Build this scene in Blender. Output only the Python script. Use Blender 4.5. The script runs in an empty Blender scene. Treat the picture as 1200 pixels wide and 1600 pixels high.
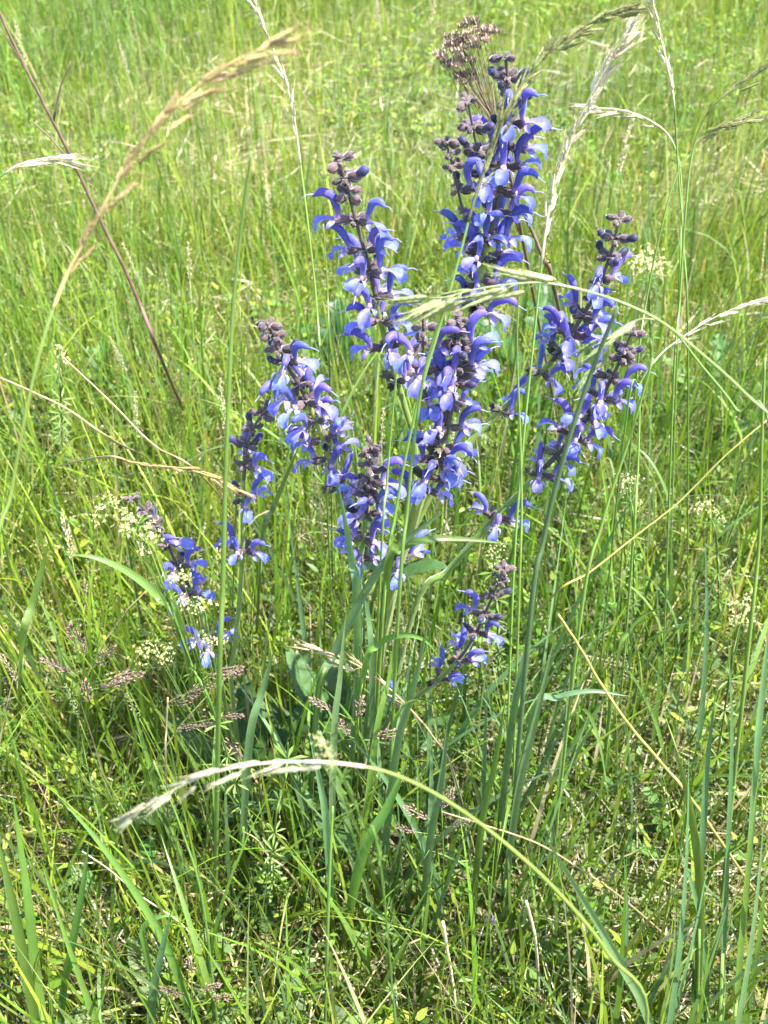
import bpy, math, random
import numpy as np
from mathutils import Vector, Matrix

R = math.radians
random.seed(7)
rng = np.random.default_rng(11)
scene = bpy.context.scene
COL = scene.collection

# ------------------------------------------------------------------ camera, sky, sun, exposure
CAM_H, PITCH, FPX = 1.0, R(42.0), 1618.0      # metres, downward pitch, focal length in 1200x1600 pixels
cam_d = bpy.data.cameras.new('camera')
cam_d.sensor_fit = 'VERTICAL'; cam_d.sensor_height = 34.6; cam_d.lens = 34.6 * FPX / 1600.0
cam_d.clip_start = 0.02; cam_d.clip_end = 1500
cam_d.dof.use_dof = True; cam_d.dof.focus_distance = 0.80; cam_d.dof.aperture_fstop = 11
cam = bpy.data.objects.new('camera', cam_d); COL.objects.link(cam)
cam.location = (0, 0, CAM_H); cam.rotation_euler = (math.pi / 2 - PITCH, 0, 0)
scene.camera = cam
scene.render.resolution_x, scene.render.resolution_y = 768, 1024

SUN_EL, SUN_AZ = R(63), R(108)                  # azimuth clockwise from +Y (the view direction): from the right, a little behind
sun_dir = Vector((math.sin(SUN_AZ) * math.cos(SUN_EL), math.cos(SUN_AZ) * math.cos(SUN_EL), math.sin(SUN_EL)))
world = bpy.data.worlds.new('World'); scene.world = world; world.use_nodes = True
wn = world.node_tree; wn.nodes.clear()
sky = wn.nodes.new('ShaderNodeTexSky'); sky.sky_type = 'NISHITA'; sky.sun_disc = False
sky.sun_elevation = SUN_EL; sky.sun_rotation = SUN_AZ
bg = wn.nodes.new('ShaderNodeBackground'); bg.inputs[1].default_value = 0.15
wo = wn.nodes.new('ShaderNodeOutputWorld')
wn.links.new(sky.outputs[0], bg.inputs[0]); wn.links.new(bg.outputs[0], wo.inputs[0])
sun_d = bpy.data.lights.new('sun', 'SUN'); sun_d.energy = 4.6; sun_d.angle = R(0.53); sun_d.color = (1.0, 0.95, 0.87)
sun = bpy.data.objects.new('sun', sun_d); COL.objects.link(sun)
sun.rotation_euler = sun_dir.to_track_quat('Z', 'Y').to_euler(); sun.location = sun_dir * 20
scene.view_settings.view_transform = 'Standard'; scene.view_settings.look = 'None'
scene.view_settings.exposure = 2.27; scene.view_settings.gamma = 1.0
scene.render.engine = 'CYCLES'
scene.cycles.max_bounces = 4; scene.cycles.diffuse_bounces = 3; scene.cycles.glossy_bounces = 1; scene.cycles.transmission_bounces = 3
scene.cycles.sample_clamp_indirect = 6

# ------------------------------------------------------------------ pixel -> place helpers
CP, SP = math.cos(PITCH), math.sin(PITCH)
def ray(px, py):
    x = (px - 600) / FPX; y = -(py - 800) / FPX
    return Vector((x, CP + y * SP, -SP + y * CP))
def at(px, py, Y):                      # the point on the pixel's ray at forward distance Y
    d = ray(px, py); return Vector((0, 0, CAM_H)) + d * (Y / d.y)
def vnoise(x, y, f, seed):
    x = np.asarray(x, float) * f + 37.7; y = np.asarray(y, float) * f + 91.3
    xi = np.floor(x).astype(np.int64); yi = np.floor(y).astype(np.int64)
    fx = x - xi; fy = y - yi; fx = fx * fx * (3 - 2 * fx); fy = fy * fy * (3 - 2 * fy)
    def h(i, j):
        v = np.sin(i * 127.1 + j * 311.7 + seed * 74.7) * 43758.5453
        return v - np.floor(v)
    a = h(xi, yi); b = h(xi + 1, yi); c = h(xi, yi + 1); d = h(xi + 1, yi + 1)
    return (a * (1 - fx) + b * fx) * (1 - fy) + (c * (1 - fx) + d * fx) * fy
def gz(x, y):                           # ground relief
    k = np.clip((9.0 - np.hypot(np.asarray(x, float), np.asarray(y, float))) / 3.0, 0, 1)
    return ((vnoise(x, y, 1.3, 3) - .5) * .05 + (vnoise(x, y, 6, 5) - .5) * .022) * k
def ground(px, py):
    d = ray(px, py); p = Vector((0, 0, CAM_H)) + d * (CAM_H / -d.z)
    p.z = float(gz(p.x, p.y)); return p

# ------------------------------------------------------------------ materials
def new_mat(name):
    m = bpy.data.materials.new(name); m.use_nodes = True; m.node_tree.nodes.clear(); return m, m.node_tree.nodes, m.node_tree.links
def leafy(name, color=None, attr=None, trans=0.35, rough=0.45, spec=0.35, var=0.12, tint=(1.25, 1.15, .55), streak=0.0, hue=0.02, sheen=0.0, noise=0.0, nscale=300, grad=None):
    m, N, L = new_mat(name)
    out = N.new('ShaderNodeOutputMaterial'); mix = N.new('ShaderNodeMixShader'); mix.inputs[0].default_value = trans
    p = N.new('ShaderNodeBsdfPrincipled'); t = N.new('ShaderNodeBsdfTranslucent')
    p.inputs['Roughness'].default_value = rough; p.inputs['Specular IOR Level'].default_value = spec
    if sheen: p.inputs['Sheen Weight'].default_value = sheen; p.inputs['Sheen Roughness'].default_value = .4
    if attr:
        a = N.new('ShaderNodeAttribute'); a.attribute_name = attr; c = a.outputs['Color']
    else:
        a = N.new('ShaderNodeRGB'); a.outputs[0].default_value = (*color, 1); c = a.outputs[0]
    if grad:
        tg = N.new('ShaderNodeTexCoord'); dt = N.new('ShaderNodeVectorMath'); dt.operation = 'DOT_PRODUCT'; dt.inputs[1].default_value = grad[1]
        gr = N.new('ShaderNodeMapRange'); gr.inputs[1].default_value = grad[2]; gr.inputs[2].default_value = grad[3]; gr.interpolation_type = 'SMOOTHSTEP'
        gm = N.new('ShaderNodeMixRGB'); gm.inputs[1].default_value = (*grad[0], 1)
        L.new(tg.outputs['Object'], dt.inputs[0]); L.new(dt.outputs['Value'], gr.inputs[0]); L.new(gr.outputs[0], gm.inputs[0]); L.new(c, gm.inputs[2]); c = gm.outputs[0]
    oi = N.new('ShaderNodeObjectInfo')
    hs = N.new('ShaderNodeHueSaturation')
    mh = N.new('ShaderNodeMapRange'); mh.inputs[3].default_value = .5 - hue; mh.inputs[4].default_value = .5 + hue
    mv = N.new('ShaderNodeMapRange'); mv.inputs[3].default_value = 1 - var; mv.inputs[4].default_value = 1 + var
    ml = N.new('ShaderNodeMath'); ml.operation = 'MULTIPLY'; ml.inputs[1].default_value = 7.31
    fr = N.new('ShaderNodeMath'); fr.operation = 'FRACT'
    L.new(oi.outputs['Random'], mh.inputs[0]); L.new(oi.outputs['Random'], ml.inputs[0]); L.new(ml.outputs[0], fr.inputs[0]); L.new(fr.outputs[0], mv.inputs[0])
    L.new(mh.outputs[0], hs.inputs['Hue']); L.new(mv.outputs[0], hs.inputs['Value']); L.new(c, hs.inputs['Color'])
    cc = hs.outputs[0]
    if noise:
        tc = N.new('ShaderNodeTexCoord'); nz = N.new('ShaderNodeTexNoise'); nz.inputs['Scale'].default_value = nscale; nz.inputs['Detail'].default_value = 3
        mr = N.new('ShaderNodeMapRange'); mr.inputs[1].default_value = .3; mr.inputs[2].default_value = .7; mr.inputs[3].default_value = 1 - noise; mr.inputs[4].default_value = 1 + noise
        mm = N.new('ShaderNodeVectorMath'); mm.operation = 'SCALE'
        L.new(tc.outputs['Object'], nz.inputs['Vector']); L.new(nz.outputs[0], mr.inputs[0]); L.new(cc, mm.inputs[0]); L.new(mr.outputs[0], mm.inputs['Scale']); cc = mm.outputs[0]
    tm = N.new('ShaderNodeVectorMath'); tm.operation = 'MULTIPLY'; tm.inputs[1].default_value = tint
    L.new(cc, tm.inputs[0]); L.new(cc, p.inputs['Base Color']); L.new(tm.outputs[0], t.inputs['Color'])
    L.new(p.outputs[0], mix.inputs[1]); L.new(t.outputs[0], mix.inputs[2]); L.new(mix.outputs[0], out.inputs[0])
    return m
M = {}
M['sward'] = leafy('grass_sward', attr='Col', trans=.40, rough=.46, spec=.32, var=0, hue=0)
M['blade'] = leafy('grass_blade_green', (.110, .190, .036), trans=.36, rough=.34, spec=.5, var=.3, hue=.022, noise=.10, nscale=60)
M['blade_blue'] = leafy('grass_blade_bluegreen', (.100, .175, .072), trans=.32, rough=.36, spec=.5, var=.25, hue=.02, noise=.10, nscale=60)
M['culm'] = leafy('grass_culm', (.135, .215, .040), trans=.10, rough=.36, spec=.5, var=.25, hue=.018, noise=.12, nscale=40)
M['culm_yellow'] = leafy('grass_culm_yellow', (.23, .21, .055), trans=.05, rough=.4, var=.15, noise=.15, nscale=50)
M['straw'] = leafy('dry_straw', (.33, .26, .135), trans=.10, rough=.5, var=.3, hue=.01, noise=.2, nscale=80)
M['straw_pale'] = leafy('pale_straw', (.50, .44, .28), trans=.15, rough=.45, var=.2, hue=.01, noise=.15, nscale=120)
M['golden'] = leafy('golden_spikelet', (.34, .255, .105), trans=.2, rough=.4, var=.25, hue=.012, noise=.22, nscale=300)
M['olive'] = leafy('olive_spikelet', (.16, .165, .055), trans=.2, rough=.45, var=.3, hue=.02, noise=.25, nscale=300)
M['palegreen'] = leafy('pale_green_spikelet', (.24, .27, .11), trans=.22, rough=.4, var=.2, hue=.012, noise=.2, nscale=300)
M['whitegreen'] = leafy('whitish_green_spikelet', (.36, .34, .21), trans=.22, rough=.4, var=.35, hue=.03, noise=.3, nscale=250)
M['pinkish'] = leafy('pinkish_spikelet', (.24, .155, .125), trans=.2, rough=.6, var=.3, hue=.015, noise=.25, nscale=400)
M['brown'] = leafy('dead_brown_stem', (.125, .082, .052), trans=0, rough=.7, var=.2, noise=.3, nscale=90)
M['deadflower'] = leafy('dead_flower_head', (.27, .20, .14), trans=.1, rough=.8, var=.35, noise=.3, nscale=400)
M['sage_stem'] = leafy('sage_stem', (.140, .200, .034), trans=.06, rough=.55, sheen=.3, var=.1, noise=.15, nscale=150)
M['sage_stem_top'] = leafy('sage_stem_purple', (.060, .043, .040), trans=.03, rough=.6, sheen=.3, var=.1, noise=.2, nscale=150)
M['calyx'] = leafy('calyx_purple', (.090, .058, .062), trans=.22, rough=.7, sheen=.5, var=.35, hue=.03, tint=(1.2, .9, .8), noise=.3, nscale=500)
M['calyx_green'] = leafy('calyx_green', (.072, .070, .040), trans=.15, rough=.7, sheen=.5, var=.3, hue=.04, noise=.3, nscale=500)
M['bud'] = leafy('bud_dark', (.016, .014, .055), trans=.05, rough=.6, sheen=.35, var=.4, hue=.02, tint=(1, .9, 1.3), noise=.2, nscale=600)
M['upper'] = leafy('petal_upper', (.105, .094, .40), trans=.38, rough=.5, spec=.3, sheen=.3, var=.22, hue=.018, tint=(1.15, 1.0, 1.2), noise=.2, nscale=500, grad=((.30, .22, .46), (0, 0, 1), .001, .011))
M['lower'] = leafy('petal_lower', (.135, .150, .50), trans=.36, rough=.5, spec=.3, sheen=.3, var=.22, hue=.012, tint=(1.1, 1.1, 1.15), noise=.22, nscale=500, grad=((.30, .24, .48), (1, 0, -.2), .013, .021))
M['tube'] = leafy('petal_tube', (.40, .31, .48), trans=.3, rough=.5, spec=.3, var=.12, hue=.012, tint=(1.1, 1, 1.1))
M['style'] = leafy('style', (.33, .30, .60), trans=.2, rough=.5, var=.1)
M['sage_leaf'] = leafy('sage_leaf', (.042, .090, .022), trans=.25, rough=.55, spec=.35, var=.2, hue=.012, noise=.22, nscale=140)
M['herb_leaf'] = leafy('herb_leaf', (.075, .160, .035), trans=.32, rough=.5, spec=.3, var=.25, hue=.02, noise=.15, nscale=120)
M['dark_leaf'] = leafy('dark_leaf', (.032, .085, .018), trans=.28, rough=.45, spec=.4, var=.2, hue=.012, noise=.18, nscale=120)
M['downy_leaf'] = leafy('downy_leaf', (.120, .180, .070), trans=.28, rough=.7, spec=.2, sheen=.3, var=.18, hue=.012, noise=.18, nscale=120)
M['bedstraw'] = leafy('bedstraw_green', (.100, .170, .030), trans=.3, rough=.5, var=.2, hue=.014)
M['cream'] = leafy('cream_flowers', (.56, .56, .25), trans=.25, rough=.6, var=.15, tint=(1.1, 1.1, .9))
M['deadleaf'] = leafy('dead_leaf', (.30, .185, .085), trans=.2, rough=.6, var=.25, noise=.3, nscale=120)

def ground_mat():
    m, N, L = new_mat('ground_soil')
    out = N.new('ShaderNodeOutputMaterial'); p = N.new('ShaderNodeBsdfPrincipled'); p.inputs['Roughness'].default_value = .9
    tc = N.new('ShaderNodeTexCoord'); n1 = N.new('ShaderNodeTexNoise'); n1.inputs['Scale'].default_value = 14; n1.inputs['Detail'].default_value = 8
    n2 = N.new('ShaderNodeTexNoise'); n2.inputs['Scale'].default_value = 120; n2.inputs['Detail'].default_value = 6
    cr = N.new('ShaderNodeValToRGB'); e = cr.color_ramp.elements
    e[0].position = .32; e[0].color = (.045, .034, .02, 1); e[1].position = .68; e[1].color = (.085, .125, .025, 1)
    k = e.new(.5); k.color = (.095, .10, .035, 1)
    mx = N.new('ShaderNodeMixRGB'); mx.inputs[0].default_value = .5
    bp = N.new('ShaderNodeBump'); bp.inputs['Strength'].default_value = .8; bp.inputs['Distance'].default_value = .01
    L.new(tc.outputs['Object'], n1.inputs[0]); L.new(tc.outputs['Object'], n2.inputs[0])
    L.new(n1.outputs[0], mx.inputs[1]); L.new(n2.outputs[0], mx.inputs[2]); L.new(mx.outputs[0], cr.inputs[0])
    L.new(cr.outputs[0], p.inputs['Base Color']); L.new(n2.outputs[0], bp.inputs['Height']); L.new(bp.outputs[0], p.inputs['Normal']); L.new(p.outputs[0], out.inputs[0])
    return m
M['ground'] = ground_mat()

# ------------------------------------------------------------------ object helpers
def mesh_from(verts, faces, mat, name='mesh', smooth=True):
    me = bpy.data.meshes.new(name); me.from_pydata([tuple(v) for v in verts], [], faces)
    me.materials.append(mat)
    if smooth: me.polygons.foreach_set('use_smooth', [True] * len(me.polygons))
    me.update(); return me
class MB:
    def __init__(s): s.v = []; s.f = []
    def add(s, v, f):
        o = len(s.v); s.v.extend(v); s.f.extend([tuple(i + o for i in q) for q in f])
    def mesh(s, mat, name='mesh', smooth=True): return mesh_from(s.v, s.f, mat, name, smooth)
def link(name, me, parent=None, mw=None):
    o = bpy.data.objects.new(name, me); COL.objects.link(o)
    if parent: o.parent = parent
    if mw is not None: o.matrix_local = mw
    return o
def thing(name, label, cat, loc=(0, 0, 0), group=None):
    o = bpy.data.objects.new(name, None); COL.objects.link(o); o.empty_display_size = .02
    o.location = loc; o['label'] = label; o['category'] = cat
    if group: o['group'] = group
    return o
def tag(o, label, cat, group=None, kind=None):
    o['label'] = label; o['category'] = cat
    if group: o['group'] = group
    if kind: o['kind'] = kind
    return o
def catmull(P, per=6):
    P = [Vector(p) for p in P]
    if len(P) < 3:
        return [P[0].lerp(P[-1], i / per) for i in range(per + 1)]
    Q = [P[0] * 2 - P[1]] + P + [P[-1] * 2 - P[-2]]; out = []
    for i in range(1, len(Q) - 2):
        a, b, c, d = Q[i - 1], Q[i], Q[i + 1], Q[i + 2]
        for k in range(per):
            t = k / per
            out.append(.5 * ((2 * b) + (c - a) * t + (2 * a - 5 * b + 4 * c - d) * t * t + (3 * b - 3 * c + d - a) * t ** 3))
    out.append(P[-1]); return out
def tangent(P, i):
    return (P[min(i + 1, len(P) - 1)] - P[max(i - 1, 0)]).normalized()
def tube(P, rad, sides=6, square=False):
    """tapered tube along P; rad a number, a pair (start, end) or a list"""
    n = len(P)
    if isinstance(rad, (int, float)): rad = [rad] * n
    elif len(rad) == 2 and n != 2: rad = [rad[0] + (rad[1] - rad[0]) * i / (n - 1) for i in range(n)]
    v = []; f = []; T = tangent(P, 0)
    nrm = T.orthogonal().normalized()
    for i in range(n):
        T = tangent(P, i); nrm = (nrm - T * nrm.dot(T)).normalized(); b = T.cross(nrm)
        for k in range(sides):
            a = 2 * math.pi * k / sides
            q = 1.0
            if square: q = 1.0 if k % 2 == 0 else .86
            v.append(P[i] + (nrm * math.cos(a) + b * math.sin(a)) * rad[i] * q)
    for i in range(n - 1):
        for k in range(sides):
            k2 = (k + 1) % sides
            f.append((i * sides + k, i * sides + k2, (i + 1) * sides + k2, (i + 1) * sides + k))
    f.append(tuple(reversed(range(sides)))); f.append(tuple(range((n - 1) * sides, n * sides)))
    return v, f
def path_at(P, s):
    """point and tangent at arclength fraction s"""
    L = [0]
    for i in range(1, len(P)): L.append(L[-1] + (P[i] - P[i - 1]).length)
    x = max(0, min(1, s)) * L[-1]
    for i in range(1, len(P)):
        if L[i] >= x:
            k = (x - L[i - 1]) / max(1e-9, L[i] - L[i - 1])
            return P[i - 1].lerp(P[i], k), (P[i] - P[i - 1]).normalized()
    return P[-1].copy(), (P[-1] - P[-2]).normalized()
def plen(P): return sum((P[i] - P[i - 1]).length for i in range(1, len(P)))
def frame(p, x, z, s=1.0):
    x = Vector(x).normalized(); y = Vector(z).cross(x)
    if y.length < 1e-4: y = x.orthogonal()
    y.normalize(); z = x.cross(y)
    return Matrix(((x.x * s, y.x * s, z.x * s, p[0]), (x.y * s, y.y * s, z.y * s, p[1]), (x.z * s, y.z * s, z.z * s, p[2]), (0, 0, 0, 1)))

# ------------------------------------------------------------------ ground sheet
def build_ground():
    a = np.concatenate([-np.geomspace(400, 6.2, 14), np.linspace(-6, 6, 97), np.geomspace(6.2, 400, 14)])
    X, Y = np.meshgrid(a, a + 2.0); Z = gz(X, Y)
    n = len(a); v = np.stack([X, Y, Z], -1).reshape(-1, 3)
    f = [(j * n + i, j * n + i + 1, (j + 1) * n + i + 1, (j + 1) * n + i) for j in range(n - 1) for i in range(n - 1)]
    g = link('ground', mesh_from(v.tolist(), f, M['ground'], 'ground')); g['kind'] = 'structure'
build_ground()

# ------------------------------------------------------------------ the sward (uncountable: stuff), built with numpy
def blades_np(x, y, z, L, W, az, tilt, curv, tw, segs, col, fold=False):
    n = len(x); t = np.linspace(0, 1, segs + 1)[None, :]
    th = tilt[:, None] + curv[:, None] * t ** 1.4
    thm = .5 * (th[:, 1:] + th[:, :-1]); st = (L / segs)[:, None]
    h = np.concatenate([np.zeros((n, 1)), np.cumsum(np.sin(thm) * st, 1)], 1)
    zz = np.concatenate([np.zeros((n, 1)), np.cumsum(np.cos(thm) * st, 1)], 1)
    ca, sa = np.cos(az)[:, None], np.sin(az)[:, None]
    c = np.stack([x[:, None] + h * ca, y[:, None] + h * sa, z[:, None] + zz], -1)
    nor = np.stack([np.cos(th) * ca, np.cos(th) * sa, -np.sin(th)], -1)
    side = np.stack([-sa + 0 * th, ca + 0 * th, 0 * th], -1)
    tt = (tw[:, None] * (.4 + t))[..., None]
    sd = side * np.cos(tt) + nor * np.sin(tt)
    w = (W[:, None] * (.5 + .5 * np.minimum(1, t * 5)) * np.maximum(.03, 1 - t ** 2.4))[..., None] * .5
    V = np.stack([c - sd * w, c + sd * w], 2).reshape(-1, 3)
    base = (np.arange(n) * (segs + 1) * 2)[:, None] + (np.arange(segs) * 2)[None, :]
    F = np.stack([base, base + 1, base + 3, base + 2], -1).reshape(-1, 4)
    C = np.repeat(col, (segs + 1) * 2, axis=0)
    return V, F, C
def np_mesh(name, parts, mat):
    V = np.concatenate([p[0] for p in parts]); C = np.concatenate([p[2] for p in parts]); o = 0; Fs = []
    for p in parts: Fs.append(p[1] + o); o += len(p[0])
    F = np.concatenate(Fs); me = bpy.data.meshes.new(name)
    me.vertices.add(len(V)); me.vertices.foreach_set('co', V.astype(np.float32).ravel())
    me.loops.add(F.size); me.loops.foreach_set('vertex_index', F.astype(np.int32).ravel())
    me.polygons.add(len(F)); me.polygons.foreach_set('loop_start', np.arange(0, F.size, 4, dtype=np.int32))
    me.polygons.foreach_set('use_smooth', np.ones(len(F), bool))
    at_ = me.attributes.new('Col', 'FLOAT_COLOR', 'POINT')
    at_.data.foreach_set('color', np.concatenate([C, np.ones((len(C), 1))], 1).astype(np.float32).ravel())
    me.materials.append(mat); me.update(); me.validate(); return me
def scatter(n, y0, y1, power=1.0, margin=.55):
    """positions in the wedge the camera looks over, and a step to either side of it"""
    y = y0 + (y1 - y0) * rng.random(n * 2) ** power
    half = .40 * np.sqrt(y * y + .4) + margin
    keep = rng.random(n * 2) < half / half.max() * 1.0 if power == 1.0 else np.ones(n * 2, bool)
    y = y[keep][:n]; half = half[keep][:n]
    return (rng.random(len(y)) * 2 - 1) * half, y
PAL = {'y': (.195, .262, .028), 'm': (.108, .200, .020), 'b': (.095, .165, .055), 'd': (.065, .120, .020), 's': (.36, .29, .17), 'p': (.24, .27, .09), 'w': (.52, .48, .36)}
def colours(n, mixw, x, y):
    keys = list(mixw); pr = np.array([mixw[k] for k in keys], float); pr /= pr.sum()
    c = np.array([PAL[k] for k in keys])[rng.choice(len(keys), n, p=pr)]
    c = c * (1 + .22 * rng.standard_normal((n, 1))).clip(.5, 1.6)
    f = (vnoise(x, y, 2.2, 21) - .5)[:, None]
    return (c * (1 + f * np.array([.55, .30, .2]))).clip(.004, .8)
def sward():
    parts = []
    # near carpet, dense and low
    x, y = scatter(40000, .05, 2.0); n = len(x)
    tall = .6 + .8 * vnoise(x, y, 3.0, 31)
    parts.append(blades_np(x, y, gz(x, y) - .004, tall * rng.uniform(.05, .16, n), rng.uniform(.0012, .0034, n), rng.random(n) * 6.283,
        np.abs(rng.normal(.10, .35, n)), rng.exponential(.55, n), rng.normal(0, .8, n), 5, colours(n, {'y': 3, 'm': 4, 'b': 1.2, 'd': 1.0, 's': .8, 'p': .8}, x, y)))
    # near taller blades
    x, y = scatter(9500, .05, 2.0); kk = rng.random(len(x)) < np.clip(1.9 - y, .25, 1); x, y = x[kk], y[kk]; n = len(x); tall = .6 + .8 * vnoise(x, y, 2.3, 33)
    parts.append(blades_np(x, y, gz(x, y) - .004, tall * rng.uniform(.12, .30, n), rng.uniform(.0014, .0054, n), rng.random(n) * 6.283,
        np.abs(rng.normal(.05, .14, n)), rng.exponential(.40, n), rng.normal(0, .6, n), 8, colours(n, {'y': 2.4, 'm': 4, 'b': 2.4, 'd': .5, 's': .5, 'p': .6}, x, y)))
    # far carpet
    x, y = scatter(90000, 1.7, 5.6); n = len(x); tall = .55 + .9 * vnoise(x, y, 2.0, 35)
    parts.append(blades_np(x, y, gz(x, y) - .004, tall * rng.uniform(.03, .13, n), rng.uniform(.0016, .0042, n), rng.random(n) * 6.283,
        np.abs(rng.normal(.08, .26, n)), rng.exponential(.5, n), rng.normal(0, .8, n), 4, colours(n, {'y': 4.2, 'm': 5, 'b': .8, 'd': .6, 's': .8, 'p': .7}, x, y)))
    x, y = scatter(10500, 1.2, 5.6); n = len(x); tall = .55 + .9 * vnoise(x, y, 1.6, 37)
    parts.append(blades_np(x, y, gz(x, y) - .004, tall * rng.uniform(.09, .27, n), rng.uniform(.0012, .0034, n), rng.random(n) * 6.283,
        np.abs(rng.normal(.04, .12, n)), rng.exponential(.28, n), rng.normal(0, .6, n), 6, colours(n, {'y': 3.2, 'm': 4.6, 'b': 1.0, 'd': .4, 's': .35, 'p': .6}, x, y)))
    # farther still, thin, out of the picture's top
    x, y = scatter(22000, 5.4, 11.0); n = len(x)
    parts.append(blades_np(x, y, gz(x, y) - .004, rng.uniform(.12, .34, n), rng.uniform(.004, .008, n), rng.random(n) * 6.283,
        np.abs(rng.normal(.08, .2, n)), rng.exponential(.4, n), rng.normal(0, .6, n), 3, colours(n, {'y': 3.2, 'm': 4.2, 'b': .8, 'd': .3, 'p': 1.0}, x, y)))
    # to either side of the picture, so that the meadow goes on
    n = 46000; y = rng.uniform(-1.0, 10.5, n); h = .40 * np.sqrt(y * y + .4) + .5; x = rng.choice([-1, 1], n) * (h + 3.2 * rng.random(n) ** 1.5)
    parts.append(blades_np(x, y, gz(x, y) - .004, rng.uniform(.05, .24, n), rng.uniform(.003, .007, n), rng.random(n) * 6.283,
        np.abs(rng.normal(.10, .3, n)), rng.exponential(.5, n), rng.normal(0, .7, n), 4, colours(n, {'y': 4, 'm': 4.6, 'b': 1, 'd': .5, 's': .8, 'p': .8}, x, y)))
    tag(link('meadow_grass', np_mesh('meadow_grass', parts, M['sward'])), 'dense yellow green meadow grass covering the whole ground', 'grass', kind='stuff')
    # dead thatch lying at the bottom
    x, y = scatter(60000, .05, 4.6); n = len(x); k = (vnoise(x, y, 4.0, 41) > .22) & (rng.random(len(x)) < np.clip(1.7 - y * .45, .3, 1)); x, y = x[k], y[k]; n = len(x)
    th = [blades_np(x, y, gz(x, y) + rng.uniform(.0, .055, n), rng.uniform(.02, .10, n), rng.uniform(.0008, .0026, n), rng.random(n) * 6.283,
        rng.normal(1.45, .22, n), rng.normal(0, .4, n), rng.normal(0, 1.0, n), 3, colours(n, {'s': 3, 'w': 2.4, 'p': .5}, x, y))]
    tag(link('dry_thatch', np_mesh('dry_thatch', th, M['sward'])), 'pale dead straw litter lying under the green grass', 'straw', kind='stuff')
    # small leaves of low herbs
    x, y = scatter(9000, .05, 4.2); k = vnoise(x, y, 2.6, 51) > .42; x, y = x[k], y[k]; n = len(x)
    rep = 7; X = np.repeat(x, rep) + rng.normal(0, .012, n * rep); Y = np.repeat(y, rep) + rng.normal(0, .012, n * rep)
    Z = gz(X, Y) + np.repeat(rng.uniform(.01, .09, n), rep) + rng.normal(0, .008, n * rep); m = n * rep
    hl = [blades_np(X, Y, Z, rng.uniform(.008, .024, m), rng.uniform(.004, .009, m), rng.random(m) * 6.283,
        rng.normal(1.05, .35, m), rng.normal(.4, .3, m), rng.normal(0, .5, m), 3, colours(m, {'y': 3, 'm': 5, 'b': 1.5, 'd': 1.2}, X, Y))]
    tag(link('low_herb_leaves', np_mesh('low_herb_leaves', hl, M['sward'])), 'tiny green leaves of low herbs scattered through the grass', 'ground cover', kind='stuff')
sward()

# ------------------------------------------------------------------ sage: flower pieces
def lob(P, ry, rz, sides=8, inner=1.0):
    """lofted lobe along P in the XZ plane: half-width ry, half-thickness rz; inner < 1 hollows the concave side"""
    v = []; f = []; n = len(P)
    for i in range(n):
        T = tangent(P, i); nrm = Vector((-T.z, 0, T.x))
        for k in range(sides):
            a = 2 * math.pi * k / sides; c = math.cos(a); q = rz[i] * c * (inner if c < 0 else 1)
            v.append(P[i] + nrm * q + Vector((0, 1, 0)) * ry[i] * math.sin(a))
    for i in range(n - 1):
        for k in range(sides):
            k2 = (k + 1) % sides; f.append((i * sides + k, i * sides + k2, (i + 1) * sides + k2, (i + 1) * sides + k))
    f.append(tuple(reversed(range(sides)))); f.append(tuple(range((n - 1) * sides, n * sides)))
    return v, f
def interp(a, n):
    xs = np.linspace(0, 1, len(a)); return np.interp(np.linspace(0, 1, n), xs, a).tolist()
def sheet(P, w, cup, rows, cols=6, yaw=0.0, roll=0.0, off=Vector((0, 0, 0)), ruff=0.0, rs=None):
    v = []; f = []
    Rm = Matrix.Rotation(yaw, 3, 'Z') @ Matrix.Rotation(roll, 3, 'X')
    for i in range(rows + 1):
        p, T = path_at(P, i / rows); nrm = Vector((-T.z, 0, T.x))
        for j in range(cols + 1):
            s = j / cols * 2 - 1
            q = p + Vector((0, 1, 0)) * w[i] * s + nrm * (cup * w[i] * s * s)
            if ruff: q = q + nrm * ruff * math.sin(s * 5 + i * 1.7 + rs) * (i / rows)
            v.append(Rm @ q + off)
    for i in range(rows):
        for j in range(cols):
            a = i * (cols + 1) + j; f.append((a, a + 1, a + cols + 2, a + cols + 1))
    return v, f
mm = .001
def V3(x, z, y=0): return Vector((x * mm, y * mm, z * mm))
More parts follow.
